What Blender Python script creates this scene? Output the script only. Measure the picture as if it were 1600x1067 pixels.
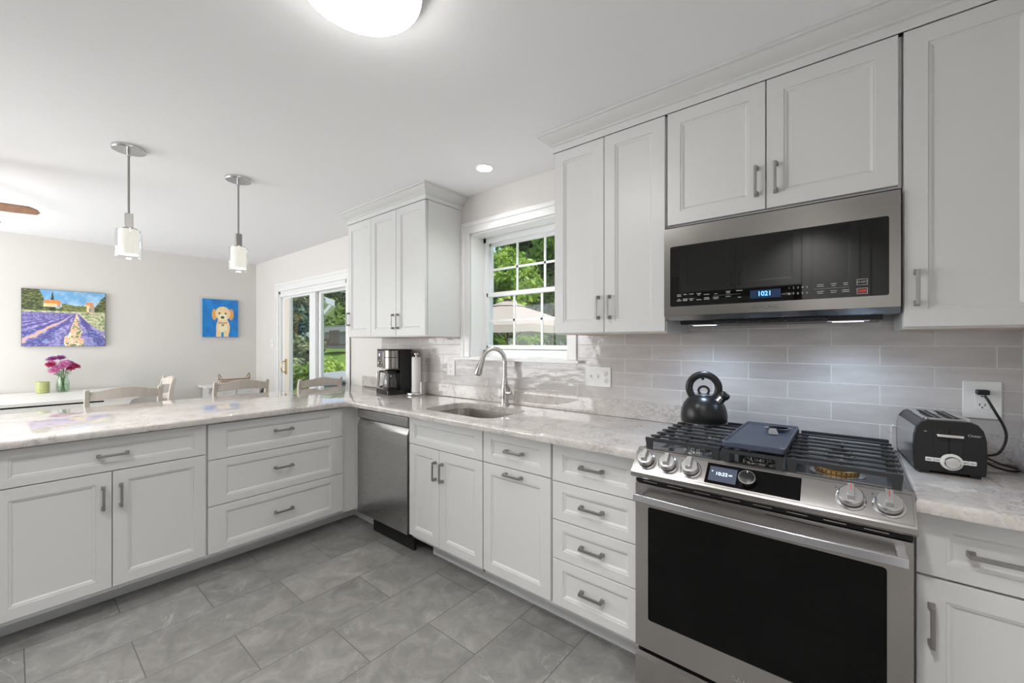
import bpy, bmesh, math, random
import numpy as np
from mathutils import Vector, Matrix, noise

random.seed(7)
for o in list(bpy.data.objects):
    bpy.data.objects.remove(o, do_unlink=True)
SC = bpy.context.scene
COL = SC.collection
PI = math.pi

# ------------------------------------------------------------------ camera
F_PX = 641.0
YAW = math.atan2(525.0, 641.0)
cam_d = bpy.data.cameras.new('camera')
cam_d.sensor_width = 36.0
cam_d.lens = F_PX / 1600.0 * 36.0
cam_d.shift_y = 2.5 / 1600.0
cam_d.clip_start = 0.02
cam_d.clip_end = 300
cam = bpy.data.objects.new('camera', cam_d)
COL.objects.link(cam)
cam.location = (0, 0, 1.33)
cam.rotation_euler = (PI / 2, 0, YAW)
SC.camera = cam

# ------------------------------------------------------------------ colour management, world, sun
SC.view_settings.view_transform = 'Standard'
SC.view_settings.look = 'None'
SC.view_settings.gamma = 1
SC.view_settings.use_curve_mapping = False
SC.view_settings.exposure = 0.06
SC.cycles.use_denoising = True
SC.cycles.max_bounces = 10
SC.cycles.diffuse_bounces = 6
SC.cycles.glossy_bounces = 5
SC.cycles.transparent_max_bounces = 12
SC.cycles.sample_clamp_indirect = 6.0

world = bpy.data.worlds.new('world')
SC.world = world
world.use_nodes = True
wn = world.node_tree.nodes
wl = world.node_tree.links
bg = wn['Background']
sky = wn.new('ShaderNodeTexSky')
sky.sky_type = 'NISHITA'
sky.sun_disc = False
sky.sun_elevation = math.radians(50)
sky.sun_rotation = math.radians(150)
sky.air_density = 1.2
sky.dust_density = 0.6
wl.new(sky.outputs[0], bg.inputs[0])
bg.inputs[1].default_value = 0.22

def light(name, kind, loc, energy, color=(1, 1, 1), rot=(0, 0, 0), **kw):
    d = bpy.data.lights.new(name, kind)
    d.energy = energy
    d.color = color
    for k, v in kw.items():
        setattr(d, k, v)
    o = bpy.data.objects.new(name, d)
    COL.objects.link(o)
    o.location = loc
    o.rotation_euler = rot
    return o

light('sun', 'SUN', (0, 0, 20), 4.6, (1.0, 0.95, 0.86), (math.radians(5), math.radians(27), 0), angle=0.01)

CEIL = 2.43
WARM = (1.0, 0.985, 0.975)
# lamps of the room
DOWNLIGHTS = [(-1.764, 1.881), (-0.25, 0.35), (-1.75, -0.55), (-0.25, -0.35), (-2.75, -0.45)]
for i, (x, y) in enumerate(DOWNLIGHTS):
    light('downlight_lamp', 'SPOT', (x, y, CEIL - 0.02), 94 if i else 26, WARM, (0, 0, 0), spot_size=math.radians(125 if i else 138), spot_blend=1.0, shadow_soft_size=0.05)
# unseen fill lights added to brighten the dining room, west and south; casings below
light('dining_side_fill', 'AREA', (-6.415, -1.6, 1.35), 34, (0.95, 0.98, 1.0), (PI / 2, 0, -PI / 2), shape='RECTANGLE', size=1.3, size_y=1.6)
light('dining_south_fill', 'AREA', (-4.9, -2.785, 1.35), 96, (0.95, 0.98, 1.0), (-PI / 2, 0, PI), shape='RECTANGLE', size=2.6, size_y=1.7)

# ------------------------------------------------------------------ materials
def new_mat(name):
    m = bpy.data.materials.new(name)
    m.use_nodes = True
    return m, m.node_tree.nodes, m.node_tree.links, m.node_tree.nodes['Principled BSDF']

def pbr(name, col, rough=0.5, metal=0.0, spec=0.5, coat=0.0, emis=None, estr=0.0, bump=0.0, bscale=200, trans=0.0, ior=1.45, var=0.0):
    m, n, l, b = new_mat(name)
    b.inputs['Base Color'].default_value = (*col, 1)
    b.inputs['Roughness'].default_value = rough
    b.inputs['Metallic'].default_value = metal
    b.inputs['Specular IOR Level'].default_value = spec
    b.inputs['Coat Weight'].default_value = coat
    b.inputs['Transmission Weight'].default_value = trans
    b.inputs['IOR'].default_value = ior
    if emis:
        b.inputs['Emission Color'].default_value = (*emis, 1)
        b.inputs['Emission Strength'].default_value = estr
    if bump or var:
        tc = n.new('ShaderNodeTexCoord')
        nz = n.new('ShaderNodeTexNoise')
        nz.inputs['Scale'].default_value = bscale
        nz.inputs['Detail'].default_value = 4
        l.new(tc.outputs['Object'], nz.inputs['Vector'])
        if bump:
            bp = n.new('ShaderNodeBump')
            bp.inputs['Strength'].default_value = bump
            bp.inputs['Distance'].default_value = 0.002
            l.new(nz.outputs['Fac'], bp.inputs['Height'])
            l.new(bp.outputs[0], b.inputs['Normal'])
        if var:
            mx = n.new('ShaderNodeMix')
            mx.data_type = 'RGBA'
            mx.inputs[6].default_value = (*[c * (1 - var) for c in col], 1)
            mx.inputs[7].default_value = (*[min(1, c * (1 + var)) for c in col], 1)
            l.new(nz.outputs['Fac'], mx.inputs[0])
            l.new(mx.outputs[2], b.inputs['Base Color'])
    return m

def brushed(name, col, rough=0.28, axis='X', strength=0.015):
    m, n, l, b = new_mat(name)
    b.inputs['Base Color'].default_value = (*col, 1)
    b.inputs['Metallic'].default_value = 1.0
    tc = n.new('ShaderNodeTexCoord')
    mp = n.new('ShaderNodeMapping')
    sc = {'X': (6, 900, 900), 'Z': (900, 900, 6), 'Y': (900, 6, 900)}[axis]
    mp.inputs['Scale'].default_value = sc
    nz = n.new('ShaderNodeTexNoise')
    nz.inputs['Scale'].default_value = 1.0
    nz.inputs['Detail'].default_value = 2
    l.new(tc.outputs['Object'], mp.inputs[0])
    l.new(mp.outputs[0], nz.inputs['Vector'])
    mr = n.new('ShaderNodeMapRange')
    mr.inputs['To Min'].default_value = rough * 0.93
    mr.inputs['To Max'].default_value = rough * 1.08
    l.new(nz.outputs['Fac'], mr.inputs[0])
    l.new(mr.outputs[0], b.inputs['Roughness'])
    bp = n.new('ShaderNodeBump')
    bp.inputs['Strength'].default_value = strength
    bp.inputs['Distance'].default_value = 0.0003
    l.new(nz.outputs['Fac'], bp.inputs['Height'])
    l.new(bp.outputs[0], b.inputs['Normal'])
    return m

def thin_glass(name, tint=(1, 1, 1), refl=1.0, rough=0.0):
    m = bpy.data.materials.new(name)
    m.use_nodes = True
    n, l = m.node_tree.nodes, m.node_tree.links
    n.remove(n['Principled BSDF'])
    out = n['Material Output']
    tr = n.new('ShaderNodeBsdfTransparent')
    tr.inputs[0].default_value = (*tint, 1)
    gl = n.new('ShaderNodeBsdfGlossy')
    gl.inputs['Roughness'].default_value = rough
    fr = n.new('ShaderNodeFresnel')
    geo = n.new('ShaderNodeNewGeometry')        # same reflectance from both sides of a pane
    io = n.new('ShaderNodeMapRange'); io.inputs['To Min'].default_value = 1.45; io.inputs['To Max'].default_value = 1 / 1.45
    l.new(geo.outputs['Backfacing'], io.inputs[0]); l.new(io.outputs[0], fr.inputs[0])
    mu = n.new('ShaderNodeMath')
    mu.operation = 'MULTIPLY'
    mu.inputs[1].default_value = refl
    mu.use_clamp = True
    l.new(fr.outputs[0], mu.inputs[0])
    mx = n.new('ShaderNodeMixShader')
    l.new(mu.outputs[0], mx.inputs[0])
    l.new(tr.outputs[0], mx.inputs[1])
    l.new(gl.outputs[0], mx.inputs[2])
    l.new(mx.outputs[0], out.inputs[0])
    return m

def ramp(n, stops):
    r = n.new('ShaderNodeValToRGB')
    e = r.color_ramp.elements
    while len(e) < len(stops):
        e.new(0.5)
    for k, (p, c) in enumerate(stops):
        e[k].position = p
        e[k].color = (*c, 1)
    return r

def stone_mat():
    m, n, l, b = new_mat('granite_counter')
    tc = n.new('ShaderNodeTexCoord')
    # soft clouds
    n1 = n.new('ShaderNodeTexNoise'); n1.inputs['Scale'].default_value = 24; n1.inputs['Detail'].default_value = 8; n1.inputs['Distortion'].default_value = 1.2
    r1 = ramp(n, [(0.25, (0.67, 0.635, 0.60)), (0.5, (0.60, 0.565, 0.54)), (0.75, (0.52, 0.485, 0.465))])
    l.new(tc.outputs['Object'], n1.inputs['Vector']); l.new(n1.outputs['Fac'], r1.inputs[0])
    # brown-grey squiggles
    n2 = n.new('ShaderNodeTexNoise'); n2.inputs['Scale'].default_value = 26; n2.inputs['Detail'].default_value = 6; n2.inputs['Roughness'].default_value = 0.65; n2.inputs['Distortion'].default_value = 2.2
    l.new(tc.outputs['Object'], n2.inputs['Vector'])
    s = n.new('ShaderNodeMath'); s.operation = 'SUBTRACT'; s.inputs[1].default_value = 0.5; l.new(n2.outputs['Fac'], s.inputs[0])
    a = n.new('ShaderNodeMath'); a.operation = 'ABSOLUTE'; l.new(s.outputs[0], a.inputs[0])
    r2 = ramp(n, [(0.0, (1, 1, 1)), (0.030, (0, 0, 0)), (1.0, (0, 0, 0))]); l.new(a.outputs[0], r2.inputs[0])
    n3 = n.new('ShaderNodeTexNoise'); n3.inputs['Scale'].default_value = 9; n3.inputs['Detail'].default_value = 3
    l.new(tc.outputs['Object'], n3.inputs['Vector'])
    r3 = ramp(n, [(0.46, (0, 0, 0)), (0.60, (1, 1, 1))]); l.new(n3.outputs['Fac'], r3.inputs[0])
    mu = n.new('ShaderNodeMath'); mu.operation = 'MULTIPLY'; l.new(r2.outputs[0], mu.inputs[0]); l.new(r3.outputs[0], mu.inputs[1])
    mu2 = n.new('ShaderNodeMath'); mu2.operation = 'MULTIPLY'; mu2.inputs[1].default_value = 0.9; l.new(mu.outputs[0], mu2.inputs[0])
    mx = n.new('ShaderNodeMix'); mx.data_type = 'RGBA'
    mx.inputs[7].default_value = (0.16, 0.13, 0.12, 1)
    l.new(mu2.outputs[0], mx.inputs[0]); l.new(r1.outputs[0], mx.inputs[6])
    # fine grey speckle
    n4 = n.new('ShaderNodeTexNoise'); n4.inputs['Scale'].default_value = 120; n4.inputs['Detail'].default_value = 4
    l.new(tc.outputs['Object'], n4.inputs['Vector'])
    r4 = ramp(n, [(0.30, (0.62, 0.60, 0.60)), (0.46, (1, 1, 1))]); l.new(n4.outputs['Fac'], r4.inputs[0])
    mm = n.new('ShaderNodeMix'); mm.data_type = 'RGBA'; mm.blend_type = 'MULTIPLY'; mm.inputs[0].default_value = 0.4
    l.new(mx.outputs[2], mm.inputs[6]); l.new(r4.outputs[0], mm.inputs[7])
    l.new(mm.outputs[2], b.inputs['Base Color'])
    b.inputs['Roughness'].default_value = 0.035
    b.inputs['Specular IOR Level'].default_value = 0.8
    return m

def brick_mat(name, kind):
    m, n, l, b = new_mat(name)
    tc = n.new('ShaderNodeTexCoord')
    sp = n.new('ShaderNodeSeparateXYZ'); l.new(tc.outputs['Object'], sp.inputs[0])
    cb = n.new('ShaderNodeCombineXYZ')
    def off(src, v):
        a = n.new('ShaderNodeMath'); a.operation = 'ADD'; a.inputs[1].default_value = v; l.new(src, a.inputs[0]); return a.outputs[0]
    if kind == 'wall':
        bw, rh, ms = 0.3031, 0.0771, 0.0021
        l.new(off(sp.outputs['X'], 0.3576 - bw / 2 + bw * 40), cb.inputs[0])
        l.new(off(sp.outputs['Z'], -1.1645 + rh * 40), cb.inputs[1])
    else:
        bw, rh, ms = 0.610, 0.3085, 0.0022
        l.new(off(sp.outputs['Y'], -0.645 - bw / 2 + bw * 20), cb.inputs[0])
        l.new(off(sp.outputs['X'], 2.775 + rh * 40), cb.inputs[1])
    br = n.new('ShaderNodeTexBrick')
    br.offset = 0.5; br.offset_frequency = 2; br.squash = 1.0
    br.inputs['Scale'].default_value = 1.0
    br.inputs['Brick Width'].default_value = bw
    br.inputs['Row Height'].default_value = rh
    br.inputs['Mortar Size'].default_value = ms
    br.inputs['Mortar Smooth'].default_value = 0.3
    br.inputs['Bias'].default_value = 0.0
    l.new(cb.outputs[0], br.inputs['Vector'])
    br.inputs['Color1'].default_value = (0, 0, 0, 1)
    br.inputs['Color2'].default_value = (1, 1, 1, 1)
    br.inputs['Mortar'].default_value = (0.5, 0.5, 0.5, 1)
    if kind == 'wall':
        nz = n.new('ShaderNodeTexNoise'); nz.inputs['Scale'].default_value = 1.0; nz.inputs['Detail'].default_value = 3
        mp = n.new('ShaderNodeMapping'); mp.inputs['Scale'].default_value = (7, 7, 34); l.new(tc.outputs['Object'], mp.inputs[0]); l.new(mp.outputs[0], nz.inputs['Vector'])
        ad = n.new('ShaderNodeMath'); ad.operation = 'MULTIPLY_ADD'; ad.inputs[1].default_value = 0.45; l.new(br.outputs['Color'], ad.inputs[0]); l.new(nz.outputs['Fac'], ad.inputs[2])
        r = ramp(n, [(0.25, (0.47, 0.445, 0.435)), (1.0, (0.60, 0.575, 0.565))]); l.new(ad.outputs[0], r.inputs[0])
        mx = n.new('ShaderNodeMix'); mx.data_type = 'RGBA'; l.new(br.outputs['Fac'], mx.inputs[0]); l.new(r.outputs[0], mx.inputs[6]); mx.inputs[7].default_value = (0.74, 0.72, 0.70, 1)
        l.new(mx.outputs[2], b.inputs['Base Color'])
        rg = n.new('ShaderNodeMapRange'); rg.inputs['To Min'].default_value = 0.09; rg.inputs['To Max'].default_value = 0.7; l.new(br.outputs['Fac'], rg.inputs[0]); l.new(rg.outputs[0], b.inputs['Roughness'])
        # handmade undulation + grout recess
        n2 = n.new('ShaderNodeTexNoise'); n2.inputs['Scale'].default_value = 1.0; n2.inputs['Detail'].default_value = 2
        mp2 = n.new('ShaderNodeMapping'); mp2.inputs['Scale'].default_value = (13, 13, 26); l.new(tc.outputs['Object'], mp2.inputs[0]); l.new(mp2.outputs[0], n2.inputs['Vector'])
        b1 = n.new('ShaderNodeBump'); b1.inputs['Strength'].default_value = 0.55; b1.inputs['Distance'].default_value = 0.004; l.new(n2.outputs['Fac'], b1.inputs['Height'])
        inv = n.new('ShaderNodeMath'); inv.operation = 'SUBTRACT'; inv.inputs[0].default_value = 1.0; l.new(br.outputs['Fac'], inv.inputs[1])
        b2 = n.new('ShaderNodeBump'); b2.inputs['Strength'].default_value = 0.6; b2.inputs['Distance'].default_value = 0.0015; l.new(inv.outputs[0], b2.inputs['Height']); l.new(b1.outputs[0], b2.inputs['Normal'])
        l.new(b2.outputs[0], b.inputs['Normal'])
    else:
        # per tile shift of the cloud pattern
        sc = n.new('ShaderNodeVectorMath'); sc.operation = 'SCALE'; sc.inputs['Scale'].default_value = 7.0; l.new(br.outputs['Color'], sc.inputs[0])
        av = n.new('ShaderNodeVectorMath'); av.operation = 'ADD'; l.new(tc.outputs['Object'], av.inputs[0]); l.new(sc.outputs[0], av.inputs[1])
        nz = n.new('ShaderNodeTexNoise'); nz.inputs['Scale'].default_value = 8.5; nz.inputs['Detail'].default_value = 12; nz.inputs['Roughness'].default_value = 0.70; nz.inputs['Distortion'].default_value = 0.7
        l.new(av.outputs[0], nz.inputs['Vector'])
        r = ramp(n, [(0.28, (0.150, 0.146, 0.139)), (0.52, (0.215, 0.210, 0.200)), (0.75, (0.31, 0.304, 0.292))]); l.new(nz.outputs['Fac'], r.inputs[0])
        # thin pale veins
        nv = n.new('ShaderNodeTexNoise'); nv.inputs['Scale'].default_value = 2.4; nv.inputs['Detail'].default_value = 7; nv.inputs['Distortion'].default_value = 1.4
        l.new(av.outputs[0], nv.inputs['Vector'])
        s = n.new('ShaderNodeMath'); s.operation = 'SUBTRACT'; s.inputs[1].default_value = 0.47; l.new(nv.outputs['Fac'], s.inputs[0])
        a = n.new('ShaderNodeMath'); a.operation = 'ABSOLUTE'; l.new(s.outputs[0], a.inputs[0])
        rv = ramp(n, [(0.0, (0.55, 0.55, 0.55)), (0.0045, (0, 0, 0))]); l.new(a.outputs[0], rv.inputs[0])
        ng = n.new('ShaderNodeTexNoise'); ng.inputs['Scale'].default_value = 3.1; l.new(av.outputs[0], ng.inputs['Vector'])
        rg2 = ramp(n, [(0.5, (0, 0, 0)), (0.6, (1, 1, 1))]); l.new(ng.outputs['Fac'], rg2.inputs[0])
        mv = n.new('ShaderNodeMath'); mv.operation = 'MULTIPLY'; l.new(rv.outputs[0], mv.inputs[0]); l.new(rg2.outputs[0], mv.inputs[1])
        m1 = n.new('ShaderNodeMix'); m1.data_type = 'RGBA'; l.new(mv.outputs[0], m1.inputs[0]); l.new(r.outputs[0], m1.inputs[6]); m1.inputs[7].default_value = (0.5, 0.5, 0.48, 1)
        # tile tone
        tv = n.new('ShaderNodeMapRange'); tv.inputs['To Min'].default_value = 0.86; tv.inputs['To Max'].default_value = 1.12; l.new(br.outputs['Color'], tv.inputs[0])
        vs = n.new('ShaderNodeVectorMath'); vs.operation = 'SCALE'; l.new(m1.outputs[2], vs.inputs[0]); l.new(tv.outputs[0], vs.inputs['Scale'])
        mx = n.new('ShaderNodeMix'); mx.data_type = 'RGBA'; l.new(br.outputs['Fac'], mx.inputs[0]); l.new(vs.outputs[0], mx.inputs[6]); mx.inputs[7].default_value = (0.085, 0.083, 0.08, 1)
        l.new(mx.outputs[2], b.inputs['Base Color'])
        b.inputs['Roughness'].default_value = 0.42
        b1 = n.new('ShaderNodeBump'); b1.inputs['Strength'].default_value = 0.25; b1.inputs['Distance'].default_value = 0.002; l.new(nz.outputs['Fac'], b1.inputs['Height'])
        l.new(b1.outputs[0], b.inputs['Normal'])
    return m

def leaf_mat(name, dark, light_, scale=1.5):
    m, n, l, b = new_mat(name)
    tc = n.new('ShaderNodeTexCoord')
    nz = n.new('ShaderNodeTexNoise'); nz.inputs['Scale'].default_value = scale; nz.inputs['Detail'].default_value = 5
    l.new(tc.outputs['Object'], nz.inputs['Vector'])
    r = ramp(n, [(0.35, dark), (0.65, light_)]); l.new(nz.outputs['Fac'], r.inputs[0])
    l.new(r.outputs[0], b.inputs['Base Color'])
    b.inputs['Roughness'].default_value = 0.55
    b.inputs['Subsurface Weight'].default_value = 0.0
    # a little translucency
    tl = n.new('ShaderNodeBsdfTranslucent'); l.new(r.outputs[0], tl.inputs[0])
    mx = n.new('ShaderNodeMixShader'); mx.inputs[0].default_value = 0.35
    out = n['Material Output']
    l.new(b.outputs[0], mx.inputs[1]); l.new(tl.outputs[0], mx.inputs[2]); l.new(mx.outputs[0], out.inputs[0])
    return m

def vcol_mat(name, rough=0.6, attr='paint'):
    m, n, l, b = new_mat(name)
    at = n.new('ShaderNodeAttribute'); at.attribute_name = attr
    l.new(at.outputs['Color'], b.inputs['Base Color'])
    b.inputs['Roughness'].default_value = rough
    nz = n.new('ShaderNodeTexNoise'); nz.inputs['Scale'].default_value = 140
    tc = n.new('ShaderNodeTexCoord'); l.new(tc.outputs['Object'], nz.inputs['Vector'])
    bp = n.new('ShaderNodeBump'); bp.inputs['Strength'].default_value = 0.3; bp.inputs['Distance'].default_value = 0.001
    l.new(nz.outputs['Fac'], bp.inputs['Height']); l.new(bp.outputs[0], b.inputs['Normal'])
    return m

def wood_mat(name, c1, c2, axis='X'):
    m, n, l, b = new_mat(name)
    tc = n.new('ShaderNodeTexCoord'); mp = n.new('ShaderNodeMapping')
    mp.inputs['Scale'].default_value = {'X': (3, 40, 40), 'Y': (40, 3, 40), 'Z': (40, 40, 3)}[axis]
    nz = n.new('ShaderNodeTexNoise'); nz.inputs['Scale'].default_value = 1.0; nz.inputs['Detail'].default_value = 5
    l.new(tc.outputs['Object'], mp.inputs[0]); l.new(mp.outputs[0], nz.inputs['Vector'])
    r = ramp(n, [(0.3, c1), (0.7, c2)]); l.new(nz.outputs['Fac'], r.inputs[0]); l.new(r.outputs[0], b.inputs['Base Color'])
    b.inputs['Roughness'].default_value = 0.42
    return m

M = {}
M['cab'] = pbr('cabinet_paint', (0.655, 0.658, 0.652), 0.34, bump=0.03, bscale=400)
M['cab_in'] = pbr('cabinet_underside', (0.62, 0.50, 0.38), 0.5)
M['wall'] = pbr('wall_paint', (0.735, 0.71, 0.685), 0.85, spec=0.2, bump=0.06, bscale=500)
M['ceil'] = pbr('ceiling_paint', (0.91, 0.91, 0.92), 0.95, spec=0.1, bump=0.05, bscale=400)
M['trim'] = pbr('white_trim', (0.83, 0.83, 0.82), 0.35)
M['vinyl'] = pbr('white_vinyl', (0.84, 0.85, 0.85), 0.3)
M['cream'] = pbr('cream_stile', (0.78, 0.74, 0.64), 0.4)
M['stone'] = stone_mat()
M['tile'] = brick_mat('backsplash_tile', 'wall')
M['floor'] = brick_mat('slate_tile', 'floor')
M['steel'] = brushed('stainless', (0.33, 0.315, 0.30), 0.25, 'X')
M['steel_r'] = brushed('stainless_range', (0.46, 0.44, 0.425), 0.25, 'X')
M['faucet'] = brushed('faucet_nickel', (0.62, 0.60, 0.58), 0.24, 'Z')
M['steel_v'] = brushed('stainless_upright', (0.50, 0.495, 0.485), 0.27, 'X')
M['nickel'] = brushed('brushed_nickel', (0.34, 0.33, 0.32), 0.33, 'X', 0.04)
M['chrome'] = pbr('chrome', (0.78, 0.78, 0.78), 0.08, 1.0)
M['satin'] = pbr('satin_metal', (0.60, 0.60, 0.60), 0.24, 1.0)
M['handle_bar'] = pbr('oven_handle', (0.72, 0.73, 0.78), 0.18, 1.0)
M['sink'] = brushed('sink_steel', (0.55, 0.53, 0.50), 0.25, 'X')
M['blackglass'] = pbr('black_glass', (0.003, 0.003, 0.003), 0.03, spec=0.2)
M['mwglass'] = pbr('microwave_glass', (0.006, 0.006, 0.006), 0.03, spec=0.55)
M['black'] = pbr('black_plastic', (0.012, 0.012, 0.013), 0.3)
M['blackm'] = pbr('black_matte', (0.018, 0.018, 0.019), 0.55)
M['iron'] = pbr('cast_iron', (0.028, 0.029, 0.032), 0.42, bump=0.2, bscale=600)
M['griddle'] = pbr('griddle_coating', (0.045, 0.055, 0.085), 0.38, bump=0.1, bscale=500)
M['enamel'] = pbr('cooktop_enamel', (0.16, 0.17, 0.19), 0.16, 0.7)
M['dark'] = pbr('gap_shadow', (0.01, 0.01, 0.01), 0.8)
M['toe'] = pbr('toe_kick_paint', (0.62, 0.63, 0.64), 0.45)
M['glass'] = thin_glass('window_glass', (0.97, 0.985, 0.98), 0.45)
M['clear'] = thin_glass('clear_glass', (0.95, 0.96, 0.96), 1.0)
M['greenglass'] = thin_glass('green_tint_glass', (0.80, 0.90, 0.82), 1.8)
M['white_p'] = pbr('white_plastic', (0.85, 0.85, 0.84), 0.3)
M['paper'] = pbr('paper_towel', (0.86, 0.85, 0.84), 0.9, bump=0.4, bscale=250)
M['dome'] = pbr('lit_opal_glass', (0.9, 0.9, 0.9), 0.3, emis=(1.0, 0.985, 0.955), estr=25.0)
M['can'] = pbr('lit_lens', (0.9, 0.9, 0.9), 0.5, emis=(1.0, 0.97, 0.93), estr=9.0)
M['opal'] = pbr('lit_frosted_glass', (0.9, 0.88, 0.84), 0.4, emis=(1.0, 0.93, 0.82), estr=0.45)
M['blue'] = pbr('lit_blue_digits', (0.1, 0.3, 0.9), 0.5, emis=(0.10, 0.35, 1.0), estr=2.6)
M['bluebg'] = pbr('display_blue_screen', (0.01, 0.02, 0.05), 0.2, emis=(0.02, 0.10, 0.30), estr=0.12)
M['whitelit'] = pbr('lit_white_digits', (0.6, 0.8, 0.9), 0.5, emis=(0.65, 0.9, 1.0), estr=2.0)
M['screen'] = pbr('lit_grey_screen', (0.03, 0.035, 0.05), 0.2, emis=(0.12, 0.15, 0.22), estr=0.45)
M['print'] = pbr('white_print', (0.55, 0.55, 0.55), 0.5)
M['redprint'] = pbr('red_print', (0.45, 0.05, 0.04), 0.5)
M['faintprint'] = pbr('faint_print', (0.30, 0.29, 0.28), 0.5)
M['darkprint'] = pbr('dark_print', (0.10, 0.10, 0.10), 0.5)
M['brass'] = pbr('polished_brass', (0.75, 0.58, 0.32), 0.25, 1.0)
M['burnt'] = pbr('heat_browned_metal', (0.45, 0.27, 0.10), 0.4, 0.7, bump=0.5, bscale=90, var=0.6)
M['chair'] = wood_mat('chair_whitewashed_wood', (0.58, 0.52, 0.46), (0.64, 0.58, 0.52), 'Z')
M['whitewood'] = pbr('white_painted_wood', (0.80, 0.79, 0.76), 0.4)
M['fanwood'] = wood_mat('fan_blade_wood', (0.27, 0.12, 0.06), (0.40, 0.20, 0.11), 'X')
M['wicker'] = wood_mat('brown_wire', (0.20, 0.11, 0.05), (0.42, 0.26, 0.14), 'Y')
M['candle'] = pbr('green_candle_glass', (0.42, 0.46, 0.16), 0.2, var=0.25, bscale=60)
M['wax'] = pbr('wax', (0.72, 0.70, 0.50), 0.5)
M['water'] = thin_glass('water', (0.85, 0.92, 0.86), 1.2)
M['stem'] = pbr('flower_stem', (0.10, 0.20, 0.04), 0.6)
M['leafg'] = pbr('flower_leaf', (0.09, 0.17, 0.04), 0.6)
M['magenta'] = pbr('petal_magenta', (0.42, 0.03, 0.13), 0.6)
M['pink'] = pbr('petal_pink', (0.66, 0.22, 0.46), 0.6)
M['purple'] = pbr('petal_purple', (0.32, 0.10, 0.30), 0.6)
M['whitepetal'] = pbr('petal_white', (0.75, 0.76, 0.66), 0.6)
M['paint'] = vcol_mat('artwork_paint')
M['canvas'] = pbr('canvas_edge', (0.10, 0.09, 0.10), 0.7)
M['canvasblue'] = pbr('canvas_blue_edge', (0.0, 0.22, 0.55), 0.7)
M['grass'] = leaf_mat('lawn_grass', (0.16, 0.30, 0.035), (0.30, 0.46, 0.07), 0.8)
M['fol_l'] = leaf_mat('foliage_light', (0.20, 0.36, 0.03), (0.52, 0.66, 0.14), 2)
M['fol_d'] = leaf_mat('foliage_dark', (0.03, 0.075, 0.015), (0.12, 0.22, 0.05), 1.2)
M['fol_m'] = leaf_mat('foliage_mid', (0.09, 0.19, 0.02), (0.27, 0.41, 0.07), 1.5)
M['fol_h'] = leaf_mat('foliage_holly', (0.04, 0.09, 0.04), (0.46, 0.52, 0.26), 9)
M['bark'] = pbr('bark', (0.10, 0.075, 0.055), 0.9, bump=0.8, bscale=30)
M['umb'] = pbr('umbrella_cloth', (0.40, 0.335, 0.285), 0.8)
M['umbdark'] = pbr('umbrella_pole', (0.06, 0.045, 0.04), 0.5)
M['siding'] = pbr('siding', (0.66, 0.62, 0.48), 0.6)
M['tubblue'] = pbr('blue_panel', (0.10, 0.22, 0.36), 0.4)
M['tubgrey'] = pbr('grey_cover', (0.34, 0.35, 0.35), 0.6)
M['rust'] = pbr('trailer_paint', (0.10, 0.05, 0.04), 0.6)
M['rubber'] = pbr('rubber', (0.02, 0.02, 0.02), 0.8)
M['fence'] = pbr('fence_wire', (0.30, 0.32, 0.30), 0.5, 0.5)
M['shed'] = pbr('shed_grey', (0.16, 0.17, 0.17), 0.8)

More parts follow.
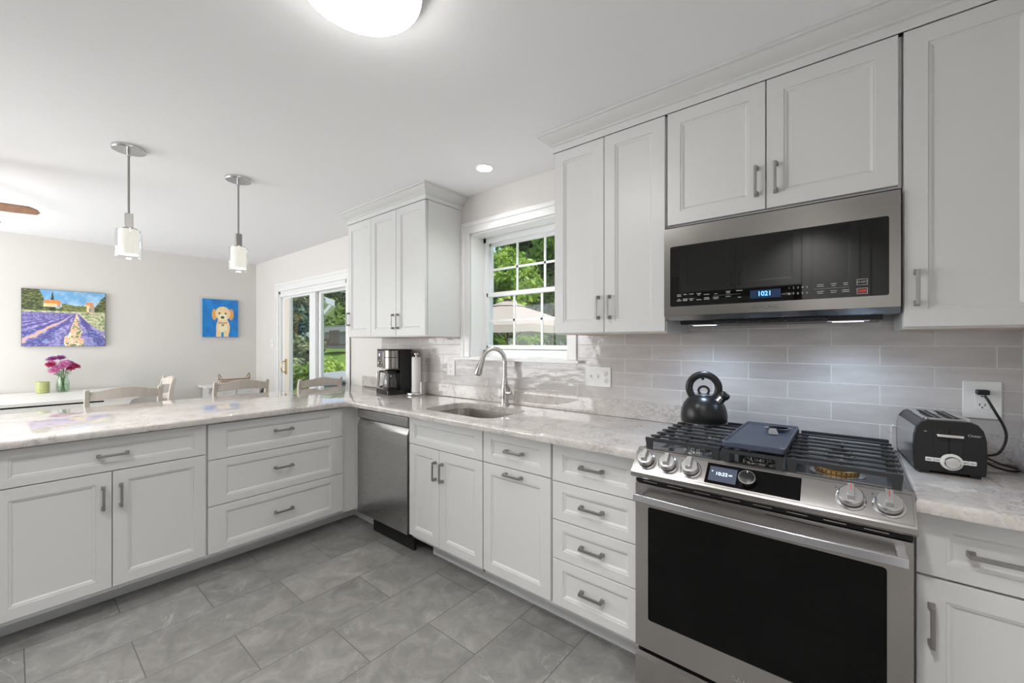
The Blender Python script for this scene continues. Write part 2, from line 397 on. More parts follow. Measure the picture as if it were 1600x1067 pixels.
# ------------------------------------------------------------------ mesh helpers
class B:
    """collects geometry for ONE mesh object"""
    def __init__(s):
        s.bm = bmesh.new()
    def quad_box(s, pts):
        v = [s.bm.verts.new(p) for p in pts]
        for f in ((0, 3, 2, 1), (4, 5, 6, 7), (0, 1, 5, 4), (1, 2, 6, 5), (2, 3, 7, 6), (3, 0, 4, 7)):
            s.bm.faces.new([v[i] for i in f])
        return s
    def box(s, x0, y0, z0, x1, y1, z1):
        x0, x1 = min(x0, x1), max(x0, x1); y0, y1 = min(y0, y1), max(y0, y1); z0, z1 = min(z0, z1), max(z0, z1)
        return s.quad_box([(x0, y0, z0), (x1, y0, z0), (x1, y1, z0), (x0, y1, z0), (x0, y0, z1), (x1, y0, z1), (x1, y1, z1), (x0, y1, z1)])
    def rings(s, rings, cap0=True, cap1=True, closed=True):
        vs = [[s.bm.verts.new(p) for p in r] for r in rings]
        n = len(vs[0])
        for a, b in zip(vs[:-1], vs[1:]):
            for i in range(n if closed else n - 1):
                j = (i + 1) % n
                s.bm.faces.new((a[i], a[j], b[j], b[i]))
        if cap0: s.bm.faces.new(list(reversed(vs[0])))
        if cap1: s.bm.faces.new(vs[-1])
        return s
    def lathe(s, prof, c=(0, 0, 0), seg=32, M4=None, cap=True, sx=1, sy=1):
        """prof: list of (r, z); axis z at c"""
        rings = []
        for r, z in prof:
            ring = []
            for i in range(seg):
                a = 2 * PI * i / seg
                p = Vector((r * math.cos(a) * sx, r * math.sin(a) * sy, z))
                if M4: p = M4 @ p
                ring.append(p + Vector(c))
            rings.append(ring)
        return s.rings(rings, cap, cap)
    def cyl(s, p0, p1, r0, r1=None, seg=20):
        r1 = r0 if r1 is None else r1
        p0, p1 = Vector(p0), Vector(p1)
        q = (p1 - p0).to_track_quat('Z', 'Y')
        rings = []
        for p, r in ((p0, r0), (p1, r1)):
            rings.append([p + q @ Vector((r * math.cos(2 * PI * i / seg), r * math.sin(2 * PI * i / seg), 0)) for i in range(seg)])
        return s.rings(rings)
    def tube(s, pts, r, seg=10, closed=False, flat=1.0):
        pts = [Vector(p) for p in pts]
        n = len(pts)
        rs = r if isinstance(r, (list, tuple)) else [r] * n
        rings = []
        up = None
        for i, p in enumerate(pts):
            if closed: t = (pts[(i + 1) % n] - pts[i - 1]).normalized()
            else: t = (pts[min(i + 1, n - 1)] - pts[max(i - 1, 0)]).normalized()
            if up is None:
                up = Vector((0, 0, 1)) if abs(t.z) < 0.9 else Vector((1, 0, 0))
            sd = t.cross(up).normalized()
            up = sd.cross(t).normalized()
            rings.append([p + sd * (rs[i] * math.cos(2 * PI * k / seg)) + up * (rs[i] * flat * math.sin(2 * PI * k / seg)) for k in range(seg)])
        if closed:
            rings.append(rings[0])
            return s.rings(rings, False, False)
        return s.rings(rings)
    def sweep(s, pts, w, d, side=(1, 0, 0)):
        """rectangular section: w along side, d across; per-point lists allowed"""
        pts = [Vector(p) for p in pts]
        n = len(pts)
        ws = w if isinstance(w, (list, tuple)) else [w] * n
        ds = d if isinstance(d, (list, tuple)) else [d] * n
        side = Vector(side).normalized()
        rings = []
        for i, p in enumerate(pts):
            t = (pts[min(i + 1, n - 1)] - pts[max(i - 1, 0)]).normalized()
            u = t.cross(side).normalized()
            a, b = side * ws[i] / 2, u * ds[i] / 2
            rings.append([p - a - b, p + a - b, p + a + b, p - a + b])
        return s.rings(rings)
    def prism(s, poly, axis, a0, a1):
        """poly in the two other axes, extruded along axis"""
        def P(u, v, a):
            return {'X': (a, u, v), 'Y': (u, a, v), 'Z': (u, v, a)}[axis]
        return s.rings([[P(u, v, a0) for u, v in poly], [P(u, v, a1) for u, v in poly]])
    def build(s, name, mat, parent=None, loc=None, bevel=0, angle=35, smooth=True, seg=2, shift=None):
        bm = s.bm
        bmesh.ops.remove_doubles(bm, verts=bm.verts, dist=1e-6)
        if shift is not None:
            bmesh.ops.translate(bm, verts=bm.verts, vec=-Vector(shift))
        bmesh.ops.recalc_face_normals(bm, faces=bm.faces)
        if smooth:
            for f in bm.faces: f.smooth = True
            lim = math.radians(angle)
            for e in bm.edges:
                if len(e.link_faces) != 2 or e.calc_face_angle(0) > lim: e.smooth = False
        me = bpy.data.meshes.new(name)
        bm.to_mesh(me); bm.free()
        me.materials.append(M[mat] if isinstance(mat, str) else mat)
        o = bpy.data.objects.new(name, me)
        COL.objects.link(o)
        if parent: o.parent = parent
        if loc: o.location = loc
        if bevel:
            md = o.modifiers.new('bevel', 'BEVEL')
            md.width = bevel; md.segments = seg; md.limit_method = 'ANGLE'; md.angle_limit = math.radians(40)
            md.harden_normals = False
        return o

def tag(o, label=None, cat=None, group=None, kind=None):
    if label: o['label'] = label
    if cat: o['category'] = cat
    if group: o['group'] = group
    if kind: o['kind'] = kind
    return o
def thing(name, loc, label, cat, rz=0, group=None, kind=None):
    o = bpy.data.objects.new(name, None)
    COL.objects.link(o)
    o.location = loc; o.rotation_euler = (0, 0, rz)
    o.empty_display_size = 0.05
    return tag(o, label, cat, group, kind)
def copy_tree(o, parent=None):
    c = o.copy(); COL.objects.link(c)
    if parent: c.parent = parent
    for ch in list(o.children): copy_tree(ch, c)
    return c
def text(name, body, size, mat, parent, loc, rot=(PI / 2, 0, 0), extrude=0.0003, align='CENTER', sx=1.0, bold=0):
    cu = bpy.data.curves.new(name, 'FONT')
    cu.body = body; cu.size = size; cu.align_x = align; cu.align_y = 'CENTER'; cu.extrude = extrude
    cu.offset = bold
    tmp = bpy.data.objects.new('tmp', cu)
    COL.objects.link(tmp)
    dg = bpy.context.evaluated_depsgraph_get()
    me = bpy.data.meshes.new_from_object(tmp.evaluated_get(dg))
    bpy.data.objects.remove(tmp, do_unlink=True)
    me.materials.clear(); me.materials.append(M[mat])
    o = bpy.data.objects.new(name, me)
    COL.objects.link(o); o.parent = parent; o.location = loc; o.rotation_euler = rot; o.scale = (sx, 1, 1)
    return o
def rrect(x0, y0, x1, y1, r, n=6):
    pts = []
    for cx, cy, a0 in ((x1 - r, y0 + r, -PI / 2), (x1 - r, y1 - r, 0), (x0 + r, y1 - r, PI / 2), (x0 + r, y0 + r, PI)):
        for i in range(n + 1):
            a = a0 + PI / 2 * i / n
            pts.append((cx + r * math.cos(a), cy + r * math.sin(a)))
    return pts
def inset(poly, d):
    """offset a CCW polygon inward by d"""
    out = []
    n = len(poly)
    for i in range(n):
        p0, p1, p2 = Vector(poly[i - 1]), Vector(poly[i]), Vector(poly[(i + 1) % n])
        e1, e2 = (p1 - p0).normalized(), (p2 - p1).normalized()
        n1, n2 = Vector((-e1.y, e1.x)), Vector((-e2.y, e2.x))
        nn = (n1 + n2)
        nn = nn / max(0.2, nn.length_squared) * 2 if nn.length > 1e-6 else n1
        out.append(tuple(p1 + nn * d))
    return out
def struct(o, label=None):
    o['kind'] = 'structure'
    if label: o['label'] = label
    return o

# ------------------------------------------------------------------ shell
WY = 2.18           # range wall face
WX0, WX1 = -6.43, 0.457
GR = -0.35
struct(B().box(WX0 - 0.1, -2.9, -0.1, WX1 + 0.1, WY + 0.24, 0).build('floor', 'floor'), 'dark grey slate-look floor tiles laid in a half offset')
struct(B().box(WX0 - 0.1, -2.9, CEIL, WX1 + 0.1, WY + 0.24, CEIL + 0.1).build('ceiling', 'ceil'), 'smooth white ceiling')
WIN = (-2.19, -1.335, 1.225, 2.145)     # opening x0 x1 z0 z1
SLD = (-5.64, -3.96, 0.03, 1.985)
w = B()
y0, y1 = WY, WY + 0.24
w.box(WX0 - 0.1, y0, 0, SLD[0], WY + 0.10, CEIL)
w.box(WX0 - 0.1, WY + 0.10, 0, SLD[0] - 0.5, y1, CEIL)
w.box(SLD[0] - 0.5, WY + 0.10, SLD[3] + 0.05, SLD[0], y1, CEIL)
w.box(SLD[0], y0, SLD[3], SLD[1], y1, CEIL)
w.box(SLD[0], y0, -0.1, SLD[1], y1, SLD[2])
w.box(SLD[1], y0, 0, WIN[0], y1, CEIL)
w.box(WIN[0], y0, 0, WIN[1], y1, WIN[2])
w.box(WIN[0], y0, WIN[3], WIN[1], y1, CEIL)
w.box(WIN[1], y0, 0, WX1 + 0.1, y1, CEIL)
struct(w.build('wall_north', 'wall', smooth=False), 'pale greige wall behind sink, range and sliding door')
struct(B().box(WX0 - 0.1, -2.9, 0, WX0, WY, CEIL).build('wall_west', 'wall'), 'pale greige far wall of the dining area with two paintings')
struct(B().box(WX1, -1.4, 0, WX1 + 0.1, WY, CEIL).build('wall_east', 'wall'))
s_ = B()
s_.box(-1.36, -1.4, 0, WX1 + 0.1, -1.3, CEIL)
s_.box(-2.9, -1.4, 2.1, -1.36, -1.3, CEIL)
s_.box(-3.0, -2.9, 0, -2.9, -1.3, CEIL)
struct(s_.build('wall_south', 'wall', smooth=False))
struct(B().box(WX0, -2.9, 0, -3.0, -2.8, CEIL).build('wall_back', 'wall'))
struct(B().box(-2.9, -2.1, 0, -1.3, -2.0, CEIL).build('wall_hall', 'wall'))
struct(B().box(WX0, WY - 0.012, 0, SLD[0] - 0.1, WY, 0.1).box(WX0, -2.8, 0, WX0 + 0.012, WY, 0.1).build('baseboard_west', 'trim', bevel=0.002))

b = B()  # casing added around the south fill light, solid wall behind it
for x0_, x1_ in ((-6.29, -6.2), (-3.6, -3.51)): b.box(x0_, -2.8, 0.41, x1_, -2.775, 2.29)
b.box(-6.2, -2.8, 2.2, -3.6, -2.775, 2.29).box(-6.2, -2.8, 0.41, -3.6, -2.76, 0.5).box(-4.92, -2.8, 0.5, -4.88, -2.775, 2.2)
struct(b.build('fill_casing_south', 'trim', smooth=False), 'white casing added around the wide south fill light')
b = B()  # same kind of added casing for the west fill light, no opening
for y0_, y1_ in ((-2.34, -2.25), (-0.95, -0.86)): b.box(WX0, y0_, 0.46, WX0 + 0.025, y1_, 2.24)
b.box(WX0, -2.25, 2.15, WX0 + 0.025, -0.95, 2.24).box(WX0, -2.25, 0.46, WX0 + 0.04, -0.95, 0.55).box(WX0, -1.62, 0.55, WX0 + 0.025, -1.58, 2.15)
struct(b.build('fill_casing_west', 'trim', smooth=False), 'white casing added around the small west fill light')

# ------------------------------------------------------------------ kitchen window
win = struct(thing('window_1', (WIN[0], WY, WIN[2]), 'white double hung window with grilles above the sink', None))
SH = (WIN[0], WY, WIN[2])
x0, x1, z0, z1 = WIN
c = B()
cw = 0.085
def casing_profile(b, x0, x1, z0, z1, cw, sides=('l', 'r', 't')):
    for (t0, t1, d) in ((0.0, cw, 0.014), (cw * 0.62, cw, 0.022)):
        if 'l' in sides: b.box(x0 - t1, WY - d, z0, x0 - t0, WY, z1 + t1)
        if 'r' in sides: b.box(x1 + t0, WY - d, z0, x1 + t1, WY, z1 + t1)
        if 't' in sides: b.box(x0 - t1, WY - d, z1 + t0, x1 + t1, WY, z1 + t1)
for (t0, t1, d) in ((0.0, cw, 0.014), (cw * 0.62, cw, 0.021)):
    c.box(x0 - t1, WY - d, z0, x0 - t0, WY, z1 + t1)
    c.box(x1 + t0, WY - d, z0, x1 + min(t1, 0.066), WY, z1 + t1)
    c.box(x0 - t0, WY - d, z1 + t0, x1 + t0, WY, z1 + t1)
c.build('casing', 'trim', win, bevel=0.003, shift=SH)
B().box(x0 - 0.125, WY - 0.055, z0 - 0.018, x1 + 0.10, WY + 0.001, z0).box(x0 + 0.001, WY, z0 - 0.0, x1 - 0.001, WY + 0.14, z0 + 0.004).build('sill', 'trim', win, bevel=0.004, shift=SH)
B().box(x0, WY, z0, x0 + 0.012, WY + 0.24, z1).box(x1 - 0.012, WY, z0, x1, WY + 0.24, z1).box(x0, WY, z1 - 0.012, x1, WY + 0.24, z1).build('jamb', 'trim', win, shift=SH)
fx0, fx1 = x0 + 0.012, x1 - 0.012
fr = B()
fr.box(fx0, WY + 0.13, z0, fx0 + 0.03, WY + 0.21, z1 - 0.012).box(fx1 - 0.03, WY + 0.13, z0, fx1, WY + 0.21, z1 - 0.012)
fr.box(fx0, WY + 0.13, z1 - 0.05, fx1, WY + 0.21, z1 - 0.012).box(fx0, WY + 0.13, z0, fx1, WY + 0.21, z0 + 0.055)
fr.build('window_frame', 'vinyl', win, bevel=0.002, shift=SH)
def sash(name, yy, z0, z1, st, rt, rb, mz):
    b = B()
    sx0, sx1 = fx0 + 0.012, fx1 - 0.012
    b.box(sx0, yy, z0, sx0 + st, yy + 0.03, z1).box(sx1 - st, yy, z0, sx1, yy + 0.03, z1)
    b.box(sx0, yy, z1 - rt, sx1, yy + 0.03, z1).box(sx0, yy, z0, sx1, yy + 0.03, z0 + rb)
    s = b.build(name, 'vinyl', win, bevel=0.003, shift=SH)
    g = B()
    gx0, gx1 = sx0 + st, sx1 - st
    for k in (1, 2):
        gx = gx0 + (gx1 - gx0) * k / 3
        g.box(gx - 0.008, yy + 0.011, z0 + rb, gx + 0.008, yy + 0.019, z1 - rt)
    g.box(gx0, yy + 0.011, mz - 0.008, gx1, yy + 0.019, mz + 0.008)
    g.build('grille', 'vinyl', s)
    B().box(gx0, yy + 0.013, z0 + rb, gx1, yy + 0.017, z1 - rt).build('glass', 'glass', s)
    for ch in s.children:
        for v in ch.data.vertices: v.co -= Vector(SH)
    return s
sash('lower_sash', WY + 0.135, 1.288, 1.712, 0.033, 0.032, 0.027, 1.50)
sash('upper_sash', WY + 0.172, 1.69, 2.10, 0.033, 0.027, 0.03, 1.895)

# ------------------------------------------------------------------ sliding door
sd = struct(thing('door_1', (SLD[0], WY, 0), 'white sliding glass patio door beside the dining table', None))
SH = (SLD[0], WY, 0)
x0, x1, z0, z1 = SLD
c = B()
cw = 0.10
for (t0, t1, d) in ((-0.0, cw, 0.014), (cw * 0.7, cw, 0.021)):
    c.box(x0 - t1, WY - d, 0, x0 - t0, WY, z1 + t1)
    c.box(x1 + t0, WY - d, 0, x1 + min(t1, 0.07), WY, z1 + t1)
    c.box(x0 - t0, WY - d, z1 + t0, x1 + t0, WY, z1 + t1)
c.build('casing', 'trim', sd, bevel=0.003, shift=SH)
fr = B()
fr.box(x0, WY - 0.002, 0.03, x0 + 0.035, WY + 0.1, z1).box(x1 - 0.035, WY - 0.002, 0.03, x1, WY + 0.1, z1)
fr.box(x0, WY - 0.002, z1 - 0.035, x1, WY + 0.1, z1).box(x0, WY - 0.002, 0.0, x1, WY + 0.1, 0.06)
fr.box(x0 + 0.035, WY + 0.0, z1 - 0.07, x1 - 0.035, WY + 0.02, z1 - 0.035)
fr.build('door_frame', 'vinyl', sd, bevel=0.002, shift=SH)
def panel(px0, px1, yy, sl, sr, mat, name):
    zt = z1 - 0.036
    b = B()
    b.box(px0, yy, 0.06, px0 + sl, yy + 0.035, zt).box(px1 - sr, yy, 0.06, px1, yy + 0.035, zt)
    b.box(px0 + sl, yy, zt - 0.055, px1 - sr, yy + 0.035, zt).box(px0 + sl, yy, 0.06, px1 - sr, yy + 0.035, 0.16)
    s = b.build(name, mat, sd, bevel=0.003, shift=SH)
    B().box(px0 + sl, yy + 0.014, 0.16, px1 - sr, yy + 0.018, zt - 0.055).build('glass', 'glass', s, shift=SH)
    return s
pl = panel(x0 + 0.035, -4.72, WY + 0.025, 0.215, 0.14, 'vinyl', 'sliding_panel')
B().box(x0 + 0.105, WY + 0.0185, 0.165, x0 + 0.245, WY + 0.026, z1 - 0.095).build('stile_face', 'cream', pl, shift=SH)
panel(-4.74, x1 - 0.035, WY + 0.064, 0.075, 0.05, 'vinyl', 'fixed_panel')
hx = -5.47
hb = B()
hb.box(hx - 0.02, WY + 0.005, 0.94, hx + 0.02, WY + 0.02, 1.13)
hb.tube([(hx, WY + 0.01, 0.965), (hx, WY - 0.03, 0.97), (hx, WY - 0.042, 1.0), (hx, WY - 0.042, 1.07), (hx, WY - 0.03, 1.1), (hx, WY + 0.01, 1.105)], 0.008)
hd = hb.build('door_handle', 'brass', sd, shift=SH)
hd['label'] = 'brass pull handle'

# ------------------------------------------------------------------ ceiling crown and lights helper
def frustum_panel(b, w, h, y, mx, mz, rail=None, deep=0.009, t=0.02):
    """front panel in local x,z ; front at y, back at y+t ; frame margins mx (stiles) mz (rails)"""
    steps = [(0, 0, t), (0, 0, 0.0015), (0.0015, 0.0015, 0.0), (mx, mz, 0.0), (mx + 0.0015, mz + 0.0015, 0.0035), (mx + 0.007, mz + 0.007, 0.0035), (mx + 0.015, mz + 0.015, deep)]
    rs = []
    for ax, az, d in steps:
        rs.append([(ax, y + d, az), (w - ax, y + d, az), (w - ax, y + d, h - az), (ax, y + d, h - az)])
    return rs
def front(parent, name, x0, z0, w, h, mx=0.055, mz=0.05, handle=None, hlen=0.111, flat=False):
    """a door or drawer front standing in local plane y=0, origin at its lower left corner"""
    b = B()
    if flat:
        b.box(0, 0, 0, w, 0.02, h)
    else:
        b.rings(frustum_panel(b, w, h, 0.0, mx, mz))
    o = b.build(name, 'cab', parent, loc=(x0, 0, z0), smooth=False)
    if handle:
        kind, hx, hz = handle
        make_handle(o, hx, hz, kind, hlen)
    return o
def make_handle(parent, hx, hz, kind, L=0.128):
    b = B()
    so, t = 0.030, 0.0065
    L2 = L / 2
    # bar with gently bowed profile and flared posts
    if kind == 'h':
        b.quad_box([(-L2, -so, -0.006), (L2, -so, -0.006), (L2, -so + t, -0.006), (-L2, -so + t, -0.006), (-L2, -so, 0.006), (L2, -so, 0.006), (L2, -so + t, 0.006), (-L2, -so + t, 0.006)])
        for s in (-1, 1):
            a, c_ = s * L2, s * (L2 - 0.012)
            xa, xb = min(a, c_), max(a, c_)
            b.quad_box([(xa - 0.003, 0, -0.008), (xb + 0.003, 0, -0.008), (xb, -so + 0.001, -0.005), (xa, -so + 0.001, -0.005), (xa - 0.003, 0, 0.008), (xb + 0.003, 0, 0.008), (xb, -so + 0.001, 0.005), (xa, -so + 0.001, 0.005)])
    else:
        b.quad_box([(-0.005, -so, -L2), (0.005, -so, -L2), (0.005, -so + t, -L2), (-0.005, -so + t, -L2), (-0.005, -so, L2), (0.005, -so, L2), (0.005, -so + t, L2), (-0.005, -so + t, L2)])
        for s in (-1, 1):
            a, c_ = s * L2, s * (L2 - 0.012)
            za, zb = min(a, c_), max(a, c_)
            b.quad_box([(-0.008, 0, za - 0.003), (0.008, 0, za - 0.003), (0.005, -so + 0.001, za), (-0.005, -so + 0.001, za), (-0.008, 0, zb + 0.003), (0.008, 0, zb + 0.003), (0.005, -so + 0.001, zb), (-0.005, -so + 0.001, zb)])
    o = b.build('handle', 'nickel', parent, loc=(hx, 0, hz), bevel=0.001, smooth=False)
    return o

ZB, ZT = 0.1275, 0.8685     # fronts of base cabinets
def base_cabinet(name, loc, rz, w, label, depth=0.56, toe=True, lx=0.004, rx=0.004, toe_x=None, hollow=False, toe_off=0.10):
    t = thing(name, loc, label, 'cabinet', rz)
    b = B()
    if hollow:      # open top so that a sink can hang in it
        b.box(0, 0.02, 0.105, w, 0.04, 0.70)
        b.box(0, 0.02, 0.105, 0.018, depth, 0.876).box(w - 0.018, 0.02, 0.105, w, depth, 0.876)
        b.box(0.018, 0.04, 0.105, w - 0.018, depth, 0.125).box(0.018, depth - 0.012, 0.125, w - 0.018, depth, 0.876)
        b.box(0.018, 0.02, 0.70, w - 0.018, 0.035, 0.876)
    else:
        b.box(0, 0.02, 0.105, w, depth, 0.876)
    b.build('body', 'cab', t, smooth=False)
    if toe:
        a, c_ = toe_x or (0, w)
        B().box(a, toe_off, 0.0, c_, toe_off + 0.015, 0.105).build('toe_kick', 'toe', t, smooth=False)
    return t

YF = 1.59
# sink base: world x -2.142 .. -1.5
g = 0.0025
t = base_cabinet('base_cabinet', (-2.142, YF, 0), 0, 0.640, 'white base cabinet below the sink, false front over two doors', toe_x=(0.115, 0.640), hollow=True)
front(t, 'false_front', 0.003, 0.702, 0.632, 0.1665, 0.055, 0.038)
front(t, 'door', 0.003, ZB, 0.282, 0.570, 0.055, 0.052, ('v', 0.282 - 0.028, 0.448))
front(t, 'door', 0.288, ZB, 0.347, 0.570, 0.055, 0.052, ('v', 0.030, 0.448))
# trash pull-out: x -1.50 .. -1.065
t = base_cabinet('base_cabinet', (-1.502, YF, 0), 0, 0.438, 'white base cabinet with one drawer over a wide panel, right of the sink cabinet')
front(t, 'drawer', 0.003, 0.702, 0.428, 0.1665, 0.055, 0.038, ('h', 0.214, 0.083))
front(t, 'pull_out_door', 0.003, ZB, 0.428, 0.570, 0.055, 0.052, ('h', 0.208, 0.540))
# four drawer stack
t = base_cabinet('base_cabinet', (-1.064, YF, 0), 0, 0.434, 'white base cabinet with four stacked drawers beside the range')
zz = [0.1275, 0.3405, 0.5195, 0.6965, 0.8685]
for k in range(4):
    hh = zz[k + 1] - zz[k] - 0.004
    front(t, 'drawer', 0.005, zz[k], 0.426, hh, 0.055, 0.042, ('h', 0.205, hh / 2 + 0.004))
# right of the range
t = base_cabinet('base_cabinet', (0.140, YF, 0), 0, 0.315, 'white base cabinet with drawer and door, right of the range')
front(t, 'drawer', 0.006, 0.696, 0.300, 0.1725, 0.058, 0.04, ('h', 0.152, 0.083))
front(t, 'door', 0.006, ZB, 0.300, 0.562, 0.058, 0.055, ('v', 0.030, 0.437))
# peninsula, front faces +X
XP = -2.805
R90 = PI / 2
t = base_cabinet('base_cabinet', (XP, -0.068, 0), R90, 0.770, 'white peninsula cabinet with a wide drawer above two doors', depth=0.62, toe_off=0.162)
front(t, 'drawer', 0.004, 0.702, 0.761, 0.1665, 0.055, 0.038, ('h', 0.383, 0.080), 0.113)
front(t, 'door', 0.004, ZB, 0.378, 0.570, 0.055, 0.052, ('v', 0.378 - 0.030, 0.447))
front(t, 'door', 0.3855, ZB, 0.3795, 0.570, 0.055, 0.052, ('v', 0.030, 0.447))
t = base_cabinet('base_cabinet', (XP, 0.702, 0), R90, 0.812, 'white peninsula cabinet with three wide stacked drawers', depth=0.62, toe_off=0.162)
zz = [0.1275, 0.3985, 0.6635, 0.8685]
for k in range(3):
    hh = zz[k + 1] - zz[k] - 0.004
    front(t, 'drawer', 0.005, zz[k], 0.803, hh, 0.085, 0.042, ('h', 0.403, hh / 2 + (0.0, 0.012, 0.013)[k]))
# end of the peninsula off to the left
t = base_cabinet('base_cabinet', (XP, -0.70, 0), R90, 0.630, 'white peninsula cabinet at the open end with one door', depth=0.62, toe_off=0.162)
front(t, 'door', 0.004, ZB, 0.622, 0.741, 0.055, 0.052, ('v', 0.60, 0.6))
# corner filler
fl = B()
fl.box(-2.84, 1.515, 0.105, -2.822, 1.625, 0.876)
fl.box(-2.84, 1.612, 0.105, -2.7425, 1.63, 0.876)
fl.box(-2.982, 1.515, 0.0, -2.967, 1.70, 0.105)
fl.box(-2.967, 1.685, 0.0, -2.62, 1.70, 0.10)
o = fl.build('corner_filler', 'cab', None, smooth=False, loc=(-2.822, 1.6, 0), shift=(-2.822, 1.6, 0))
tag(o, 'narrow white corner panel between peninsula drawers and dishwasher', 'cabinet panel')

# ------------------------------------------------------------------ upper cabinets
UZ0, UZ1 = 1.382, 2.335
def upper(loc, w, label, z0, z1, doors, depth=0.33, edge=0.0, name='wall_cabinet'):
    t = thing(name, (loc[0], loc[1], z0), label, 'cabinet')
    h = z1 - z0
    B().box(0, 0.0205, -0.006, w, 0.02 + depth, h + 0.0).build('body', 'cab', t, smooth=False)
    for (a, b_, hk) in doors:
        front(t, 'door', a, 0.0, b_, h, 0.055, 0.055, hk)
    B().box(0.012, 0.03, -0.0075, w - 0.012, 0.01 + depth, -0.0062).build('underside', 'cab_in', t, smooth=False)
    return t
YU = 1.83
HV = 0.09
upper((-3.316, YU), 0.350, 'single door white wall cabinet at the left end above the coffee maker', UZ0, UZ1, [(0.002, 0.350, ('v', 0.022, HV + 0.06))], name='wall_cabinet')
upper((-2.964, YU), 0.687, 'two door white wall cabinet beside the window, above the paper towels', UZ0, UZ1, [(0.003, 0.335, ('v', 0.310, HV + 0.02)), (0.341, 0.340, ('v', 0.026, HV + 0.02))])
upper((-1.209, YU), 0.586, 'two door white wall cabinet between window and microwave', UZ0, UZ1, [(0.002, 0.286, ('v', 0.258, HV + 0.032)), (0.291, 0.292, ('v', 0.028, HV + 0.032))])
upper((-0.621, YU), 0.757, 'short two door white wall cabinet over the microwave', 1.845, UZ1, [(0.006, 0.370, ('v', 0.340, HV + 0.02)), (0.380, 0.368, ('v', 0.030, HV + 0.02))])
upper((0.138, YU), 0.319, 'tall single door white wall cabinet at the far right', UZ0, UZ1, [(0.002, 0.312, ('v', 0.030, 0.125))])

def crown(name, label, xa, xb, left_end, right_end):
    """crown moulding: profile offset d (outwards) against z, mitred returns"""
    prof = [(0.0, UZ1 + 0.002), (0.004, UZ1 + 0.002), (0.004, UZ1 + 0.034), (0.012, UZ1 + 0.037), (0.012, UZ1 + 0.045), (0.018, UZ1 + 0.049), (0.036, UZ1 + 0.060), (0.052, UZ1 + 0.074), (0.058, UZ1 + 0.081), (0.066, UZ1 + 0.083), (0.066, CEIL - 0.001), (0.0, CEIL - 0.001)]
    b = B()
    path = []
    for d, z in prof:
        pts = []
        if left_end: pts += [(xa - d, WY), (xa - d, YU - d)]
        else: pts += [(xa, YU - d)]
        if right_end: pts += [(xb + d, YU - d), (xb + d, WY)]
        else: pts += [(xb, YU - d)]
        path.append([(x, y, z) for x, y in pts])
    n = len(path)
    cols = len(path[0])
    vs = [[b.bm.verts.new(p) for p in row] for row in path]
    for i in range(n):
        j = (i + 1) % n
        for k in range(cols - 1):
            b.bm.faces.new((vs[i][k], vs[i][k + 1], vs[j][k + 1], vs[j][k]))
    b.bm.faces.new([vs[i][0] for i in range(n)])
    b.bm.faces.new([vs[i][-1] for i in range(n)])
    c0 = ((xa + xb) / 2, YU, UZ1)
    o = b.build(name, 'cab', None, angle=25, loc=c0, shift=c0)
    return tag(o, label, 'crown moulding')
crown('crown_molding', 'white crown moulding on the wall cabinets left of the window', -3.318, -2.277, True, True)
crown('crown_molding', 'long white crown moulding on the wall cabinets over the range', -1.211, WX1, True, False)

# ------------------------------------------------------------------ counters
def slab(outer, hole, zt, zb, r=0.012):
    """slab with a rounded edge; outer CCW, hole CCW"""
    b = B()
    prof = []
    for k in range(5):
        a = PI / 2 * k / 4
        prof.append((r - r * math.sin(a), zt - r + r * math.cos(a)))
    r2 = 0.006
    for k in range(4):
        a = PI / 2 * k / 3
        prof.append((r2 - r2 * math.cos(a), zb + r2 - r2 * math.sin(a)))
    rings = [[(x, y, z) for x, y in inset(outer, d)] for d, z in prof]
    vs = [[b.bm.verts.new(p) for p in rr] for rr in rings]
    n = len(outer)
    for A, C in zip(vs[:-1], vs[1:]):
        for i in range(n):
            b.bm.faces.new((A[i], A[(i + 1) % n], C[(i + 1) % n], C[i]))
    def cap(ring, zc):
        ed = [b.bm.edges.get((ring[i], ring[(i + 1) % n])) or b.bm.edges.new((ring[i], ring[(i + 1) % n])) for i in range(n)]
        hv = []
        if hole:
            hv = [b.bm.verts.new((x, y, zc)) for x, y in hole]
            ed += [b.bm.edges.new((hv[i], hv[(i + 1) % len(hv)])) for i in range(len(hv))]
        bmesh.ops.triangle_fill(b.bm, use_beauty=True, edges=ed)
        return hv
    h1 = cap(vs[0], zt)
    h2 = cap(vs[-1], zb)
    if hole:
        m = len(hole)
        for i in range(m):
            b.bm.faces.new((h1[i], h1[(i + 1) % m], h2[(i + 1) % m], h2[i]))
    return b
ZC, ZCB = 0.914, 0.8765
YE = 1.532
XE = -2.765
rf = 0.05
corner = [(XE + rf - rf * math.sin(a), YE - rf + rf * math.cos(a)) for a in [PI / 2 * k / 6 for k in range(7)]]
# CCW outline: start at front right
outer = [(-0.632, YE), (-0.632, WY - 0.001), (-3.82, WY - 0.001), (-3.82, -0.72), (XE, -0.72)] + [(XE, YE - rf)]
arc = []
for k in range(1, 7):
    a = PI / 2 * k / 6
    arc.append((XE + rf - rf * math.cos(a), YE - rf + rf * math.sin(a)))
outer += arc
hole = []
hx0, hx1, hy0, hy1 = -2.105, -1.505, 1.645, 2.025
hole = rrect(hx0, hy0, hx1, hy1, 0.10, 8)
b = slab(outer, hole, ZC, ZCB)
o = b.build('countertop', 'stone', None, angle=30, loc=(-2.8, 1.6, ZCB), shift=(-2.8, 1.6, ZCB))
tag(o, 'large L-shaped cream speckled stone countertop with the sink cut out', 'countertop')
b = slab([(0.140, YE), (WX1, YE), (WX1, WY - 0.001), (0.140, WY - 0.001)], None, ZC, ZCB)
o = b.build('countertop', 'stone', None, angle=30, loc=(0.3, 1.8, ZCB), shift=(0.3, 1.8, ZCB))
